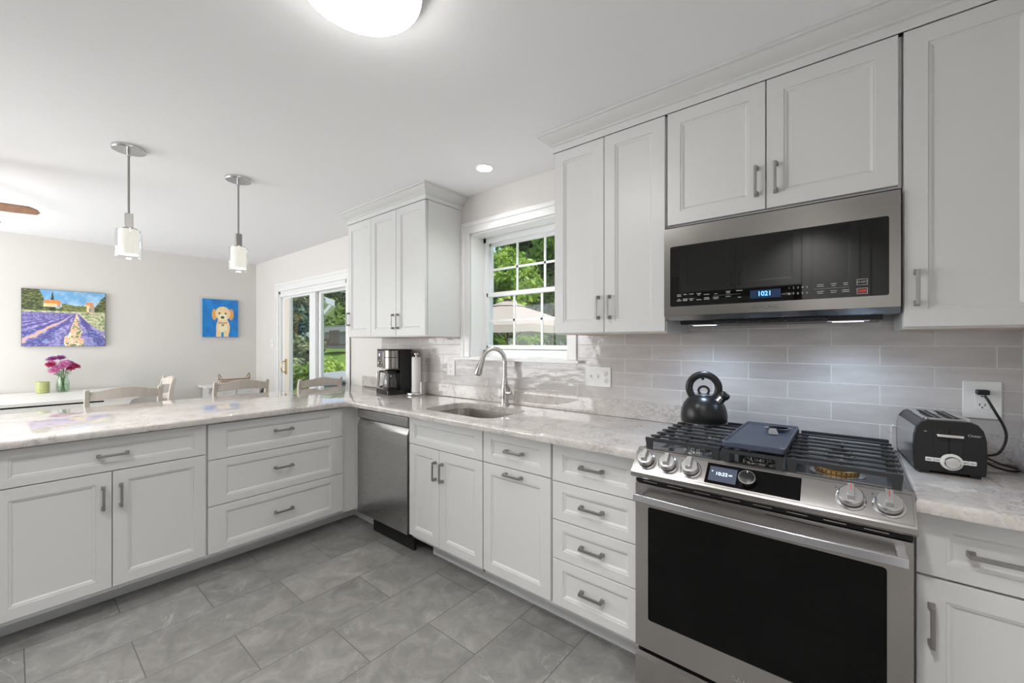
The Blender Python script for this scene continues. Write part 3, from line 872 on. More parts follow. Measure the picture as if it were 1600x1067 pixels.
tag(o, 'short stone countertop right of the range under the toaster', 'countertop')
# stone upstands
def upstand(x0_, x1_, label, extra=None):
    b = B().box(x0_, WY - 0.02, ZC + 0.0003, x1_, WY - 0.0005, ZC + 0.099)
    c0 = ((x0_ + x1_) / 2, WY, ZC)
    o = b.build('stone_upstand', 'stone', None, bevel=0.003, loc=c0, shift=c0)
    return tag(o, label, 'backsplash')
upstand(-3.655, -0.640, 'long low stone upstand along the wall behind sink and faucet')
upstand(0.128, WX1, 'short low stone upstand on the wall behind the toaster')
c0 = (WX1, 1.9, ZC)
tag(B().box(WX1 - 0.02, YE + 0.03, ZC + 0.0003, WX1 - 0.0005, WY - 0.021, ZC + 0.099).build('stone_upstand', 'stone', None, bevel=0.003, loc=c0, shift=c0), 'low stone side upstand on the right end wall', 'backsplash')
# tiles
tb = B()
yt = WY - 0.009
WYt = WY - 0.0003
tb.box(-3.335, yt, ZC + 0.099, -2.277, WYt, 1.40)
tb.box(-2.277, yt, ZC + 0.099, -1.268, WYt, 1.207)
tb.box(-1.268, yt, ZC + 0.099, WX1 - 0.0005, WYt, 1.46)
tb.box(-0.640, yt, 0.80, 0.128, WYt, ZC + 0.099)
o = tb.build('tile_backsplash', 'tile', None, smooth=False)
tag(o, 'glossy pale grey subway tile backsplash along the range wall', 'backsplash')

# ------------------------------------------------------------------ sink
sk = thing('sink', (-1.805, 1.835, 0.68), 'undermount stainless steel sink bowl set in the countertop', 'sink')
b = B()
rings = []
for d, z in ((-0.03, 0.874), (-0.006, 0.874), (-0.006, 0.868), (0.0, 0.80), (0.008, 0.73), (0.022, 0.708), (0.05, 0.700), (0.12, 0.697)):
    base = rrect(hx0 - 0.0 + d, hy0 + d, hx1 - d, hy1 - d, max(0.02, 0.10 - d * 0.6), 8)
    rings.append([(x, y, z) for x, y in base])
b.rings(rings, False, True)
o = b.build('bowl', 'sink', sk, shift=(-1.805, 1.835, 0.68), angle=60)
md = o.modifiers.new('solid', 'SOLIDIFY'); md.thickness = 0.0015; md.offset = 1
B().lathe([(0.045, 0.0175), (0.045, 0.0195), (0.03, 0.0195), (0.028, 0.018)], seg=24).build('drain', 'chrome', sk)

# ------------------------------------------------------------------ faucet
fx, fy = -1.775, 2.092
fc = thing('faucet', (fx, fy, ZC), 'brushed nickel gooseneck kitchen faucet behind the sink', 'faucet')
B().lathe([(0.030, 0.0), (0.030, 0.004), (0.0265, 0.008), (0.0265, 0.05), (0.0275, 0.09), (0.027, 0.105), (0.021, 0.135), (0.0165, 0.17), (0.0148, 0.21)], seg=28).build('body', 'faucet', fc, angle=50)
dirx, diry = -0.70, -0.71
R = 0.075
pts = [(0, 0, 0.205), (0, 0, 0.25), (0, 0, 0.295)]
for k in range(1, 13):
    a = PI * 0.93 * k / 12
    d = R - R * math.cos(a)
    pts.append((dirx * d, diry * d, 0.295 + R * 1.12 * math.sin(a)))
B().tube(pts, 0.0142, 16).build('spout', 'faucet', fc, angle=60)
e = Vector(pts[-1]); dn = (Vector(pts[-1]) - Vector(pts[-2])).normalized()
p1 = e + dn * 0.03; p2 = e + dn * 0.10
b = B(); b.tube([e - dn * 0.004, e + dn * 0.004, p1, p1 + dn * 0.03, p2, p2 + dn * 0.012], [0.0156, 0.0162, 0.0185, 0.0215, 0.0265, 0.0235], 18)
sh = b.build('spray_head', 'faucet', fc, angle=50)
B().tube([p2 + dn * 0.0122, p2 + dn * 0.017], 0.016, 16).build('spray_nozzle', 'black', sh)
B().tube([p1 + Vector((-0.012, -0.012, 0)) , p1 + dn * 0.03 + Vector((-0.014, -0.014, 0))], 0.005, 8).build('spray_button', 'darkprint', sh)
b = B(); b.cyl((0.015, 0, 0.085), (0.052, 0.0, 0.085), 0.017, 0.0165); b.cyl((0.052, 0, 0.085), (0.058, 0, 0.085), 0.0165, 0.013)
b.tube([(0.045, -0.004, 0.09), (0.052, -0.012, 0.115), (0.035, -0.022, 0.148)], [0.0075, 0.0065, 0.0055], 10)
b.build('lever_handle', 'faucet', fc, angle=50)

# ------------------------------------------------------------------ dishwasher
dw = thing('dishwasher', (-2.742, 1.585, 0), 'stainless steel dishwasher with pocket handle between corner and sink cabinet', 'dishwasher')
W = 0.585
B().box(0.0, 0.03, 0.105, W + 0.008, 0.57, 0.862).build('body', 'blackm', dw, smooth=False)
b = B()
# door profile in (y,z), pocket under the control strip
prof = [(0.03, 0.115), (0.002, 0.115), (0.0, 0.118), (0.0, 0.742), (0.004, 0.752), (0.020, 0.790), (0.026, 0.796), (0.028, 0.80), (0.03, 0.80)]
b.prism(prof, 'X', 0.002, W)
b.build('door', 'steel_v', dw, angle=30)
b = B(); b.box(0.002, 0.002, 0.796, W, 0.03, 0.858); b.build('control_strip', 'steel_v', dw, bevel=0.003)
B().box(0.002, 0.0195, 0.788, W, 0.03, 0.7965).build('handle_recess', 'dark', dw)
B().box(0.13, 0.05, 0.0, W + 0.008, 0.065, 0.105).build('toe_kick', 'dark', dw)

# ------------------------------------------------------------------ range
RX, RY = -0.246, 1.507
rg = thing('range', (RX, RY, 0), 'stainless steel slide-in gas range with black glass oven door', 'range')
hw = 0.380
B().box(-hw, 0.03, 0.04, hw, 0.655, 0.885).build('body', 'blackm', rg, smooth=False)
B().box(-hw + 0.03, 0.05, 0.0, hw - 0.03, 0.62, 0.04).build('base', 'dark', rg)
# storage drawer
b = B(); b.box(-hw, 0.0, 0.045, hw, 0.03, 0.150); b.quad_box([(-hw, 0.0, 0.150), (hw, 0.0, 0.150), (hw, 0.03, 0.150), (-hw, 0.03, 0.150), (-hw, 0.008, 0.1655), (hw, 0.008, 0.1655), (hw, 0.03, 0.1655), (-hw, 0.03, 0.1655)])
b.build('storage_drawer', 'steel_r', rg, smooth=False)
# oven door with window hole
def frame_plate(b, x0, z0, x1, z1, wx0, wz0, wx1, wz1, ya, yb, r=0.008):
    o1 = rrect(x0, z0, x1, z1, 0.003, 2)
    i1 = rrect(wx0, wz0, wx1, wz1, r, 2)
    i2 = rrect(wx0 + 0.002, wz0 + 0.002, wx1 - 0.002, wz1 - 0.002, r, 2)
    rs = [[(x, yb, z) for x, z in o1], [(x, ya, z) for x, z in o1], [(x, ya, z) for x, z in i1], [(x, yb - 0.001, z) for x, z in i2]]
    b.rings(rs, False, False)
od = B()
frame_plate(od, -hw, 0.186, hw, 0.802, -0.332, 0.296, 0.328, 0.719, 0.0, 0.03)
odo = od.build('oven_door', 'steel_r', rg, angle=30)
B().box(-0.334, 0.003, 0.294, 0.330, 0.012, 0.721).build('oven_window', 'blackglass', odo)
B().box(-0.375, 0.012, 0.19, 0.375, 0.0295, 0.798).build('door_liner', 'blackm', odo)
# raised inner frame behind glass (faint rectangle)
hb = B()
z_h = 0.765
pts_c = [(-0.366 + 0.732 * k / 16, -0.052 - 0.012 * math.sin(PI * k / 16), z_h) for k in range(17)]
hb.sweep(pts_c, 0.024, 0.012, side=(0, 0, 1))
hb.box(-0.366, -0.05, z_h - 0.010, -0.345, 0.001, z_h + 0.010).box(0.345, -0.05, z_h - 0.010, 0.366, 0.001, z_h + 0.010)
hb.build('door_handle', 'handle_bar', odo, bevel=0.0015)
for sx_ in (-0.17, 0.12):
    B().box(sx_ - 0.075, -0.0006, 0.789, sx_ + 0.075, 0.001, 0.7915).build('vent_slot', 'dark', odo)
text('logo', 'SAMSUNG', 0.024, 'faintprint', odo, (0.012, -0.0006, 0.226), extrude=0.0002, sx=1.15)
# dark vent gap above door
B().box(-hw, 0.006, 0.804, hw, 0.03, 0.826).build('vent_gap', 'dark', rg)
for k in range(8):
    xx = -0.32 + 0.09 * k
    B().box(xx - 0.03, 0.001, 0.8115, xx + 0.022, 0.008, 0.8145).build('vent_louver', 'steel_r', rg)
# control panel body: lip + slope
hwp = 0.386
prof = [(0.02, 0.826), (-0.022, 0.828), (-0.032, 0.836), (-0.032, 0.850), (-0.029, 0.854), (0.043, 0.922), (0.048, 0.9255), (0.062, 0.9255), (0.062, 0.905), (0.062, 0.826)]
b = B(); b.prism(prof, 'X', -hwp, hwp)
cp = b.build('control_panel', 'steel_r', rg, angle=20, bevel=0.001)
# slope frame: origin mid-slope, axes: x, up-slope
sl = Vector((0, 0.072, 0.068)).normalized()
nrm = Vector((0, -sl.z, sl.y))
so_ = Vector((0, -0.029, 0.854))
def on_slope(x, s, h): return Vector((x, 0, 0)) + so_ + sl * s + nrm * h
SL = 0.099
tilt = math.atan2(sl.z, sl.y)
def slope_box(b, x0, x1, s0, s1, h0, h1):
    p = [on_slope(x, s, h) for h in (h0, h1) for (x, s) in ((x0, s0), (x1, s0), (x1, s1), (x0, s1))]
    return b.quad_box(p)
b = B(); slope_box(b, -hwp + 0.006, hwp - 0.006, 0.003, 0.0036, 0, 0.0008); slope_box(b, -hwp + 0.006, hwp - 0.006, SL - 0.006, SL - 0.0054, 0, 0.0008)
slope_box(b, -hwp + 0.006, -hwp + 0.0066, 0.003, SL - 0.0054, 0, 0.0008); slope_box(b, hwp - 0.0066, hwp - 0.006, 0.003, SL - 0.0054, 0, 0.0008)
b.build('panel_seam', 'darkprint', cp)
b = B(); slope_box(b, -0.131, 0.136, 0.010, SL - 0.012, 0.0, 0.0015)
dp = b.build('touch_panel', 'blackglass', cp)
b = B(); slope_box(b, -0.121, -0.038, 0.020, SL - 0.024, 0.0015, 0.002)
scn = b.build('display', 'screen', dp)
rot_s = (tilt, 0, 0)
text('clock_digits', '10:22', 0.017, 'whitelit', dp, on_slope(-0.083, 0.049, 0.0022), rot_s, sx=1.0)
text('clock_suffix', 'AM', 0.008, 'whitelit', dp, on_slope(-0.056, 0.049, 0.0022), rot_s)
text('wifi_mark', '<', 0.010, 'whitelit', dp, on_slope(-0.112, 0.056, 0.0022), rot_s)
QS = Matrix.Rotation(tilt, 4, 'X')
def slope_lathe(prof, x, s, mat, name, parent, seg=32, angle=35):
    b = B(); c_ = on_slope(x, s, 0)
    b.lathe(prof, c=c_, seg=seg, M4=QS)
    return b.build(name, mat, parent, angle=angle)
dk = slope_lathe([(0.024, 0.001), (0.024, 0.018), (0.022, 0.021), (0.0215, 0.0212)], -0.006, 0.046, 'black', 'selector_dial', cp)
slope_lathe([(0.0245, 0.0165), (0.0250, 0.0185), (0.0235, 0.0205)], -0.006, 0.046, 'satin', 'dial_ring', dk)
B().quad_box([on_slope(x, s, h) for h in (0.0212, 0.0216) for (x, s) in ((-0.0067, 0.062), (-0.0053, 0.062), (-0.0053, 0.0665), (-0.0067, 0.0665))]).build('dial_mark', 'whitelit', dk)
def knob(x, s, red):
    k = slope_lathe([(0.0345, 0.0005), (0.0345, 0.004), (0.0315, 0.006), (0.0315, 0.0065)], x, s, 'satin', 'knob', cp)
    slope_lathe([(0.0288, 0.006), (0.0288, 0.0105), (0.0288, 0.011)], x, s, 'black', 'knob_skirt', k)
    slope_lathe([(0.028, 0.011), (0.0288, 0.014), (0.0284, 0.027), (0.0258, 0.030), (0.006, 0.0305)], x, s, 'satin', 'knob_cap', k)
    b = B()
    p = [on_slope(x + a, s + c_, h) for h, aa, s0, s1 in ((0.029, 0.0085, -0.019, 0.0262), (0.044, 0.0078, -0.013, 0.0262)) for (a, c_) in ((-aa, s0), (aa, s0), (aa, s1), (-aa, s1))]
    b.quad_box(p); b.build('knob_grip', 'chrome' if False else 'satin', k, bevel=0.001)
    if red:
        b = B(); slope_box(b, x - 0.0012, x + 0.0012, s + 0.004, s + 0.022, 0.044, 0.0445); b.build('knob_mark', 'redprint', k)
    b = B(); slope_box(b, x - 0.035, x - 0.031, s + 0.028, s + 0.032, 0.0, 0.0004); b.build('burner_symbol', 'darkprint', k)
for x, red in ((-0.585, 0), (-0.505, 0), (-0.427, 0), (0.006, 1), (0.086, 1)):
    knob(x - RX, 0.047, red)
# cooktop
b = B(); b.box(-hwp, 0.062, 0.905, hwp, 0.665, 0.918)
rim = b.build('cooktop_rim', 'steel_r', rg, bevel=0.002)
b = B()
rs = []
for d, z in ((0.010, 0.9185), (0.012, 0.9215), (0.02, 0.9215), (0.032, 0.9195)):
    rs.append([(x, y, z) for x, y in rrect(-hwp + d, 0.062 + d * 0.6, hwp - d, 0.655 - d, 0.012, 4)])
b.rings(rs, True, True)
ct = b.build('cooktop', 'enamel', rg, angle=40)
def burner(x, y, r, mat='iron', sy=1.0, ring='satin'):
    X, Y = x - RX, y - RY
    o = B().lathe([(r * 1.25, 0.9195), (r * 1.25, 0.9225), (r * 1.05, 0.9245), (r * 1.0, 0.925)], c=(X, Y, 0), seg=28, sy=sy).build('burner', 'satin', rg)
    hd = B()
    prof = [(r * 0.95, 0.925), (r, 0.927), (r, 0.936), (r * 0.9, 0.9385)]
    hd.lathe(prof, c=(X, Y, 0), seg=36, sy=sy).build('burner_head', ring, o)
    B().lathe([(r * 0.86, 0.9385), (r * 0.9, 0.9405), (r * 0.86, 0.9435), (r * 0.5, 0.9445)], c=(X, Y, 0), seg=28, sy=sy).build('burner_cap', mat, o)
    nt = B()
    for k in range(28):
        a = 2 * PI * k / 28
        cx, cy = X + r * 1.0 * math.cos(a), Y + r * sy * math.sin(a)
        nt.box(cx - 0.0012, cy - 0.0012, 0.928, cx + 0.0012, cy + 0.0012, 0.9362)
    nt.build('flame_ports', 'dark', o)
burner(-0.44, 1.655, 0.043)
burner(-0.45, 1.93, 0.034)
burner(-0.235, 1.66, 0.045)
burner(-0.235, 1.92, 0.030)
burner(-0.028, 1.655, 0.056, ring='burnt')
burner(-0.025, 1.93, 0.036)
# grates
def grate(x0_, x1_, y0_, y1_, n, part='grate'):
    b = B()
    X0, X1, Y0, Y1 = x0_ - RX, x1_ - RX, y0_ - RY, y1_ - RY
    zt = 0.968
    for yy in (Y0 + 0.005, Y1 - 0.005):
        b.box(X0, yy - 0.005, zt - 0.013, X1, yy + 0.005, zt)
    for xx in (X0 + 0.012, X1 - 0.012):
        b.box(xx - 0.0045, Y0 + 0.005, zt - 0.022, xx + 0.0045, Y1 - 0.005, zt - 0.010)
    for xx in (X0 + 0.013, X1 - 0.013):
        for yy in (Y0 + 0.008, (Y0 + Y1) / 2, Y1 - 0.008):
            b.quad_box([(xx - 0.009, yy - 0.006, 0.9212), (xx + 0.009, yy - 0.006, 0.9212), (xx + 0.009, yy + 0.006, 0.9212), (xx - 0.009, yy + 0.006, 0.9212), (xx - 0.013, yy - 0.007, zt - 0.004), (xx + 0.013, yy - 0.007, zt - 0.004), (xx + 0.013, yy + 0.007, zt - 0.004), (xx - 0.013, yy + 0.007, zt - 0.004)])
    for k in range(1, n):
        yy = Y0 + 0.005 + (Y1 - Y0 - 0.010) * k / n
        b.tube([(X0 - 0.004, yy, zt - 0.007), (X0 + 0.012, yy, zt - 0.0045), (X1 - 0.012, yy, zt - 0.0045), (X1 + 0.004, yy, zt - 0.007)], 0.0046, 8)
    cx = (X0 + X1) / 2
    for cy in (Y0 + 0.112, Y0 + 0.385):
        for sg in (-1, 1):
            b.box(cx - 0.0035, cy + sg * 0.030 - 0.016, zt - 0.016, cx + 0.0035, cy + sg * 0.030 + 0.016, zt - 0.001)
    return b.build(part, 'iron', rg, angle=50, bevel=0)
grate(-0.604, -0.345, 1.550, 2.085, 8)
grate(-0.337, -0.157, 1.550, 2.085, 5)
grate(-0.150, 0.118, 1.550, 2.085, 8)

# griddle on the middle grate
gd = thing('griddle', (-0.245, 1.775, 0.9755), 'dark blue-grey flat griddle plate lying on the middle grate of the range', 'griddle')
b = B()
rs = []
for d, z in ((0.006, 0.0), (0.0, 0.004), (0.0, 0.018), (0.002, 0.0195), (0.006, 0.0195), (0.009, 0.013), (0.02, 0.012)):
    rs.append([(x, y, z) for x, y in rrect(-0.092 + d, -0.235 + d, 0.092 - d, 0.235 - d, 0.012, 4)])
b.rings(rs, True, True)
b.build('plate', 'griddle', gd, angle=40)
B().lathe([(0.007, 0.0196), (0.007, 0.0205), (0.002, 0.0206)], c=(0.083, -0.226, 0), seg=12).build('corner_rivet', 'satin', gd)
# spoon rest
sr = thing('spoon_rest', (-0.212, 1.86, 0.9880), 'shiny stainless spoon rest lying on the dark griddle', 'spoon rest', rz=0.35)
b = B()
rings = []
def sr_ring(scale, z, n=28):
    out = []
    for i in range(n):
        a = 2 * PI * i / n
        rr = 0.030 + 0.010 * abs(math.cos(a)) ** 2
        out.append((0.010 + rr * scale * math.cos(a) * 1.15, 0.022 + rr * scale * math.sin(a) * 0.8, z))
    return out
b.rings([sr_ring(0.55, 0.001), sr_ring(0.8, 0.004), sr_ring(1.0, 0.013), sr_ring(1.04, 0.0145), sr_ring(0.97, 0.014), sr_ring(0.75, 0.006), sr_ring(0.5, 0.003)], True, True)
b.build('bowl', 'chrome', sr, angle=70)
b = B(); b.sweep([(-0.012, -0.002, 0.014), (-0.018, -0.022, 0.012), (-0.022, -0.045, 0.006), (-0.024, -0.062, 0.003)], [0.02, 0.026, 0.032, 0.030], 0.002, side=(1, -0.1, 0))
b.build('tongue', 'chrome', sr, angle=60, bevel=0.0006)

# ------------------------------------------------------------------ kettle
kt = thing('tea_kettle', (-0.500, 1.965, 0.9750), 'round black stovetop kettle with ring handle on the back left burner', 'kettle', rz=0.20)
B().lathe([(0.060, 0.0), (0.095, 0.0015), (0.0965, 0.005), (0.094, 0.006)], seg=48).build('base_ring', 'satin', kt)
B().lathe([(0.092, 0.006), (0.095, 0.012), (0.0955, 0.038), (0.092, 0.062), (0.083, 0.086), (0.068, 0.106), (0.048, 0.119), (0.040, 0.122)], seg=56).build('body', 'black', kt, angle=60)
lid = B().lathe([(0.043, 0.1205), (0.045, 0.1235), (0.041, 0.126), (0.020, 0.1295), (0.004, 0.1302)], seg=40).build('lid', 'satin', kt, angle=60)
pts = [(0.021 * math.cos(a), 0, 0.142 + 0.019 * math.sin(a)) for a in [2 * PI * k / 24 for k in range(24)]]
B().tube(pts, 0.0042, 8, closed=True, flat=1.3).build('lid_loop', 'black', lid, angle=60)
pts = []
for k in range(25):
    a = -0.28 * PI + (1.56 * PI) * k / 24
    pts.append((0.060 * math.cos(a), 0, 0.154 + 0.060 * math.sin(a)))
b = B(); b.tube(pts, 0.0115, 12, flat=1.35); b.build('handle', 'black', kt, angle=60)
B().cyl((-0.004, 0, 0.2), (-0.004, 0, 0.190), 0.008, 0.005, 10).build('handle_trigger', 'black', kt)
sp0 = Vector((0.050, -0.02, 0.088)); dsp = Vector((0.60, -0.22, 0.72)).normalized()
b = B(); b.tube([sp0, sp0 + dsp * 0.044], [0.0205, 0.0185], 20); spt = b.build('spout', 'chrome', kt, angle=60)
b = B(); b.tube([sp0 + dsp * 0.0442, sp0 + dsp * 0.050, sp0 + dsp * 0.062, sp0 + dsp * 0.066], [0.0198, 0.0215, 0.0205, 0.015], 20); b.build('whistle_cap', 'black', spt, angle=50)
B().tube([sp0 + dsp * 0.0662, sp0 + dsp * 0.0675], [0.008, 0.006], 14).build('whistle_hole_plate', 'chrome', spt)

# ------------------------------------------------------------------ microwave
mw = thing('microwave', (-0.246, 1.815, 1.44), 'stainless over-the-range microwave with dark glass front', 'microwave')
hwm = 0.378
B().box(-hwm, 0.03, 0.008, hwm, 0.362, 0.398).build('body', 'blackm', mw, smooth=False)
b = B(); frame_plate(b, -hwm, 0.008, hwm, 0.386, -0.352, 0.047, 0.350, 0.306, 0.0, 0.03, 0.006)
mf = b.build('door', 'steel', mw, angle=30)
B().box(-0.354, 0.002, 0.045, 0.352, 0.012, 0.308).build('door_glass', 'mwglass', mf)
b = B(); b.prism([(0.0, 0.007), (0.022, -0.012), (0.03, -0.012), (0.03, 0.0075)], 'X', -hwm, hwm); b.build('chamfer_strip', 'steel', mw, smooth=False)
b = B()
b.box(-hwm + 0.004, 0.03, -0.012, hwm - 0.004, 0.10, 0.007); b.box(-0.34, 0.10, -0.028, 0.34, 0.34, 0.0075)
b.box(-0.19, 0.055, -0.024, 0.19, 0.10, -0.012)
us = b.build('vent_underside', 'black', mw, bevel=0.003)
for sx_ in (-0.245, 0.245):
    B().box(sx_ - 0.06, 0.105, -0.0312, sx_ + 0.06, 0.155, -0.0282).build('task_light_frame', 'satin', us)
    B().box(sx_ - 0.045, 0.112, -0.0325, sx_ + 0.045, 0.148, -0.0313).build('task_light', pbr('lit_task_lens', (0.8, 0.85, 0.9), 0.4, emis=(0.55, 0.75, 1.0), estr=2.5) if sx_ < 0 else bpy.data.materials['lit_task_lens'], us)
    l_ = light('microwave_lamp', 'SPOT', (-0.246 + sx_, 1.945, 1.404), 6.5, (0.60, 0.78, 1.0), (0, 0, 0), spot_size=math.radians(150), spot_blend=0.8, shadow_soft_size=0.03)
b = B()
for k in range(9):
    b.box(-0.18 + k * 0.041, 0.058, -0.0255, -0.18 + k * 0.041 + 0.030, 0.094, -0.0241)
b.build('vent_grille', 'blackm', us)
text('logo', 'SAMSUNG', 0.0165, 'darkprint', mf, (0.0, -0.0004, 0.026), extrude=0.0002, sx=1.2)
gy = 0.0018
B().box(-0.048, gy - 0.0005, 0.062, 0.052, gy, 0.094).build('display', 'bluebg', mf)
text('clock_digits', '1021', 0.0245, 'blue', mf, (0.0, gy - 0.0008, 0.0785), sx=0.95, bold=0.0004)
def label_block(b, x, z, w_, h_=0.0022):
    b.box(x - w_ / 2, gy - 0.0004, z - h_ / 2, x + w_ / 2, gy, z + h_ / 2)
b = B()
rnd = random.Random(3)
for cx in (-0.315, -0.290, -0.265, -0.235, -0.205, -0.170, -0.125, -0.085):
    for cz in (0.094, 0.074):
        for dz in (0.003, -0.003):
            if rnd.random() < 0.8: label_block(b, cx, cz + dz, 0.010 + 0.012 * rnd.random())
for cx in (0.170, 0.207, 0.240):
    for cz in (0.094, 0.070):
        for dz in (0.003, -0.003):
            label_block(b, cx, cz + dz, 0.010 + 0.010 * rnd.random(), 0.0018)
label_block(b, -0.13, 0.084, 0.10, 0.0005); label_block(b, 0.20, 0.0825, 0.10, 0.0005)
for zz_ in (0.096, 0.066):
    w_, h_ = 0.028, 0.019
    label_block(b, 0.283, zz_ + h_ / 2, w_, 0.0012); label_block(b, 0.283, zz_ - h_ / 2, w_, 0.0012)
    b.box(0.283 - w_ / 2, gy - 0.0004, zz_ - h_ / 2, 0.283 - w_ / 2 + 0.0012, gy, zz_ + h_ / 2).box(0.283 + w_ / 2 - 0.0012, gy - 0.0004, zz_ - h_ / 2, 0.283 + w_ / 2, gy, zz_ + h_ / 2)
b.build('key_labels', 'print', mf)
text('number_keys', '1   2   3   4   5', 0.010, 'print', mf, (0.105, gy - 0.0004, 0.092))
text('number_keys', '6   7   8   9   0', 0.010, 'print', mf, (0.105, gy - 0.0004, 0.071))
text('start_key', 'START', 0.0085, 'print', mf, (0.283, gy - 0.0004, 0.096))
B().box(0.272, gy - 0.0006, 0.0605, 0.294, gy, 0.0715).build('stop_key', 'redprint', mf)

# ------------------------------------------------------------------ toaster
ts = thing('toaster', (0.246, 1.862, ZC), 'black two-slice toaster with chrome lever on the right counter', 'toaster', rz=math.radians(5))
tw, tl, th_ = 0.083, 0.275, 0.172
def toaster_section(y, k=1.0, inset_=0.0):
    pts = []
    # cross-section in x,z with bulging shoulders
    prof = [(-0.078, 0.010), (-0.080, 0.03), (-0.0815, 0.08), (-0.080, 0.12), (-0.074, 0.148), (-0.062, 0.165), (-0.048, 0.171), (0.048, 0.171), (0.062, 0.165), (0.074, 0.148), (0.080, 0.12), (0.0815, 0.08), (0.080, 0.03), (0.078, 0.010)]
    return [((x) * k, y, z * (1 - inset_)) for x, z in prof]
B().rings([toaster_section(0.012, 0.985), toaster_section(tl - 0.012, 0.985)]).build('shell', 'black', ts, angle=40)
for sg in (-1, 1):
    pr_ = [(0.0785, 0.018), (0.0805, 0.03), (0.082, 0.08), (0.0805, 0.12), (0.0755, 0.146), (0.0745, 0.1455), (0.078, 0.115), (0.079, 0.08), (0.078, 0.03), (0.076, 0.018)]
    B().prism([(sg * x, z) for x, z in pr_][::sg], 'Y', 0.0135, tl - 0.0135).build('side_plate', 'satin', ts, angle=50)
B().rings([toaster_section(0.0, 0.99, 0.01), toaster_section(0.004, 1.0), toaster_section(0.0125, 1.012)]).build('front_panel', 'black', ts, angle=40)
B().rings([toaster_section(tl - 0.0125, 1.012), toaster_section(tl - 0.004, 1.0), toaster_section(tl, 0.97, 0.02)]).build('back_panel', 'black', ts, angle=40)
for (xa, ya) in ((-0.068, 0.004), (0.045, 0.004), (-0.068, 0.23), (0.045, 0.23)):
    B().box(xa, ya, 0.0, xa + 0.024, ya + 0.04, 0.011).build('foot', 'black', ts)
# top plate with slots
b = B()
rs = [[(x, y, z) for x, y in rrect(-0.055 + d, 0.022 + d, 0.055 - d, tl - 0.022 - d, 0.015, 5)] for d, z in ((0, 0.1705), (0, 0.1745), (0.002, 0.1755), (0.006, 0.1755), (0.008, 0.1738))]
b.rings(rs, True, True)
tp = b.build('top_plate', 'chrome', ts, angle=40)
for sx_ in (-0.022, 0.022):
    B().box(sx_ - 0.013, 0.045, 0.1738, sx_ + 0.013, tl - 0.045, 0.1742).build('bread_slot', 'dark', tp)
    B().box(sx_ - 0.002, 0.05, 0.1742, sx_ + 0.002, tl - 0.05, 0.1750).build('slot_guard', 'satin', tp)
b = B(); b.box(-0.034, -0.003, 0.065, 0.030, 0.001, 0.145); lp = b.build('lever_panel', 'blackm', ts, bevel=0.002)
B().box(-0.004, -0.0038, 0.066, 0.001, -0.0029, 0.144).build('lever_slot', 'dark', lp)
b = B(); b.box(-0.032, -0.018, 0.122, 0.028, -0.004, 0.131); b.build('lever', 'chrome', ts, bevel=0.002)
# control strip
b = B(); b.box(-0.055, -0.0035, 0.040, 0.058, 0.0, 0.053); b.build('button_strip', 'white_p', ts, bevel=0.002)
b = B()
for xx in (-0.036, 0.039): b.box(xx, -0.0042, 0.040, xx + 0.0008, -0.0034, 0.053)
for xx in (-0.047, -0.028, 0.032, 0.049): b.box(xx - 0.005, -0.0041, 0.0455, xx + 0.005, -0.0034, 0.0475)
b.build('button_labels', 'darkprint', ts)
QY = Matrix.Rotation(PI / 2, 4, 'X')
b = B(); b.lathe([(0.026, 0.0), (0.026, 0.003), (0.0245, 0.005), (0.02, 0.0052)], c=(0.004, 0, 0.044), seg=32, M4=QY); db = b.build('dial_bezel', 'white_p', ts)
b = B(); b.lathe([(0.0185, 0.005), (0.018, 0.016), (0.0165, 0.018), (0.005, 0.0182)], c=(0.004, 0, 0.044), seg=32, M4=QY); b.build('browning_dial', 'chrome', ts)
text('logo', 'Oster', 0.0105, 'print', ts, (0.0535, -0.0012, 0.131), extrude=0.0003, sx=1.15)
b = B(); b.prism([(-0.058, 0.1335), (-0.050, 0.1335), (-0.054, 0.1365)], 'Y', -0.0016, 0.001); b.build('steam_mark', 'print', ts)
# cord and plug
b = B()
WTi = Matrix.Rotation(-math.radians(5), 4, 'Z')
def tl_(x, y, z): return WTi @ (Vector((x, y, z)) - Vector((0.246, 1.862, ZC)))
cord = [tl_(*p) for p in [(0.300, 2.125, 0.955), (0.335, 2.12, 0.945), (0.352, 2.10, 0.946), (0.385, 2.09, 0.958), (0.402, 2.10, 0.985), (0.410, 2.11, 1.02), (0.404, 2.118, 1.055), (0.388, 2.122, 1.095), (0.374, 2.128, 1.13), (0.366, 2.135, 1.148)]]
def smooth_path(P, n=6):
    out = []
    for i in range(len(P) - 1):
        p0 = P[max(i - 1, 0)]; p1 = P[i]; p2 = P[i + 1]; p3 = P[min(i + 2, len(P) - 1)]
        for k in range(n):
            t = k / n
            out.append(0.5 * ((2 * p1) + (-p0 + p2) * t + (2 * p0 - 5 * p1 + 4 * p2 - p3) * t * t + (-p0 + 3 * p1 - 3 * p2 + p3) * t ** 3))
    out.append(P[-1]); return out
b.tube(smooth_path(cord), 0.0038, 8)
b.tube(smooth_path([tl_(*p) for p in [(0.345, 2.11, 0.945), (0.365, 2.07, 0.925), (0.395, 2.04, 0.919), (0.425, 2.05, 0.919), (0.425, 2.08, 0.920), (0.395, 2.10, 0.925), (0.355, 2.115, 0.943)]]), 0.0035, 8)
cd = b.build('power_cord', 'black', ts, angle=60)
b = B(); p = tl_(0.364, 2.150, 1.1585)
b.box(p.x - 0.016, p.y - 0.016, p.z - 0.009, p.x + 0.014, p.y + 0.012, p.z + 0.009); b.build('plug', 'black', cd, bevel=0.004)

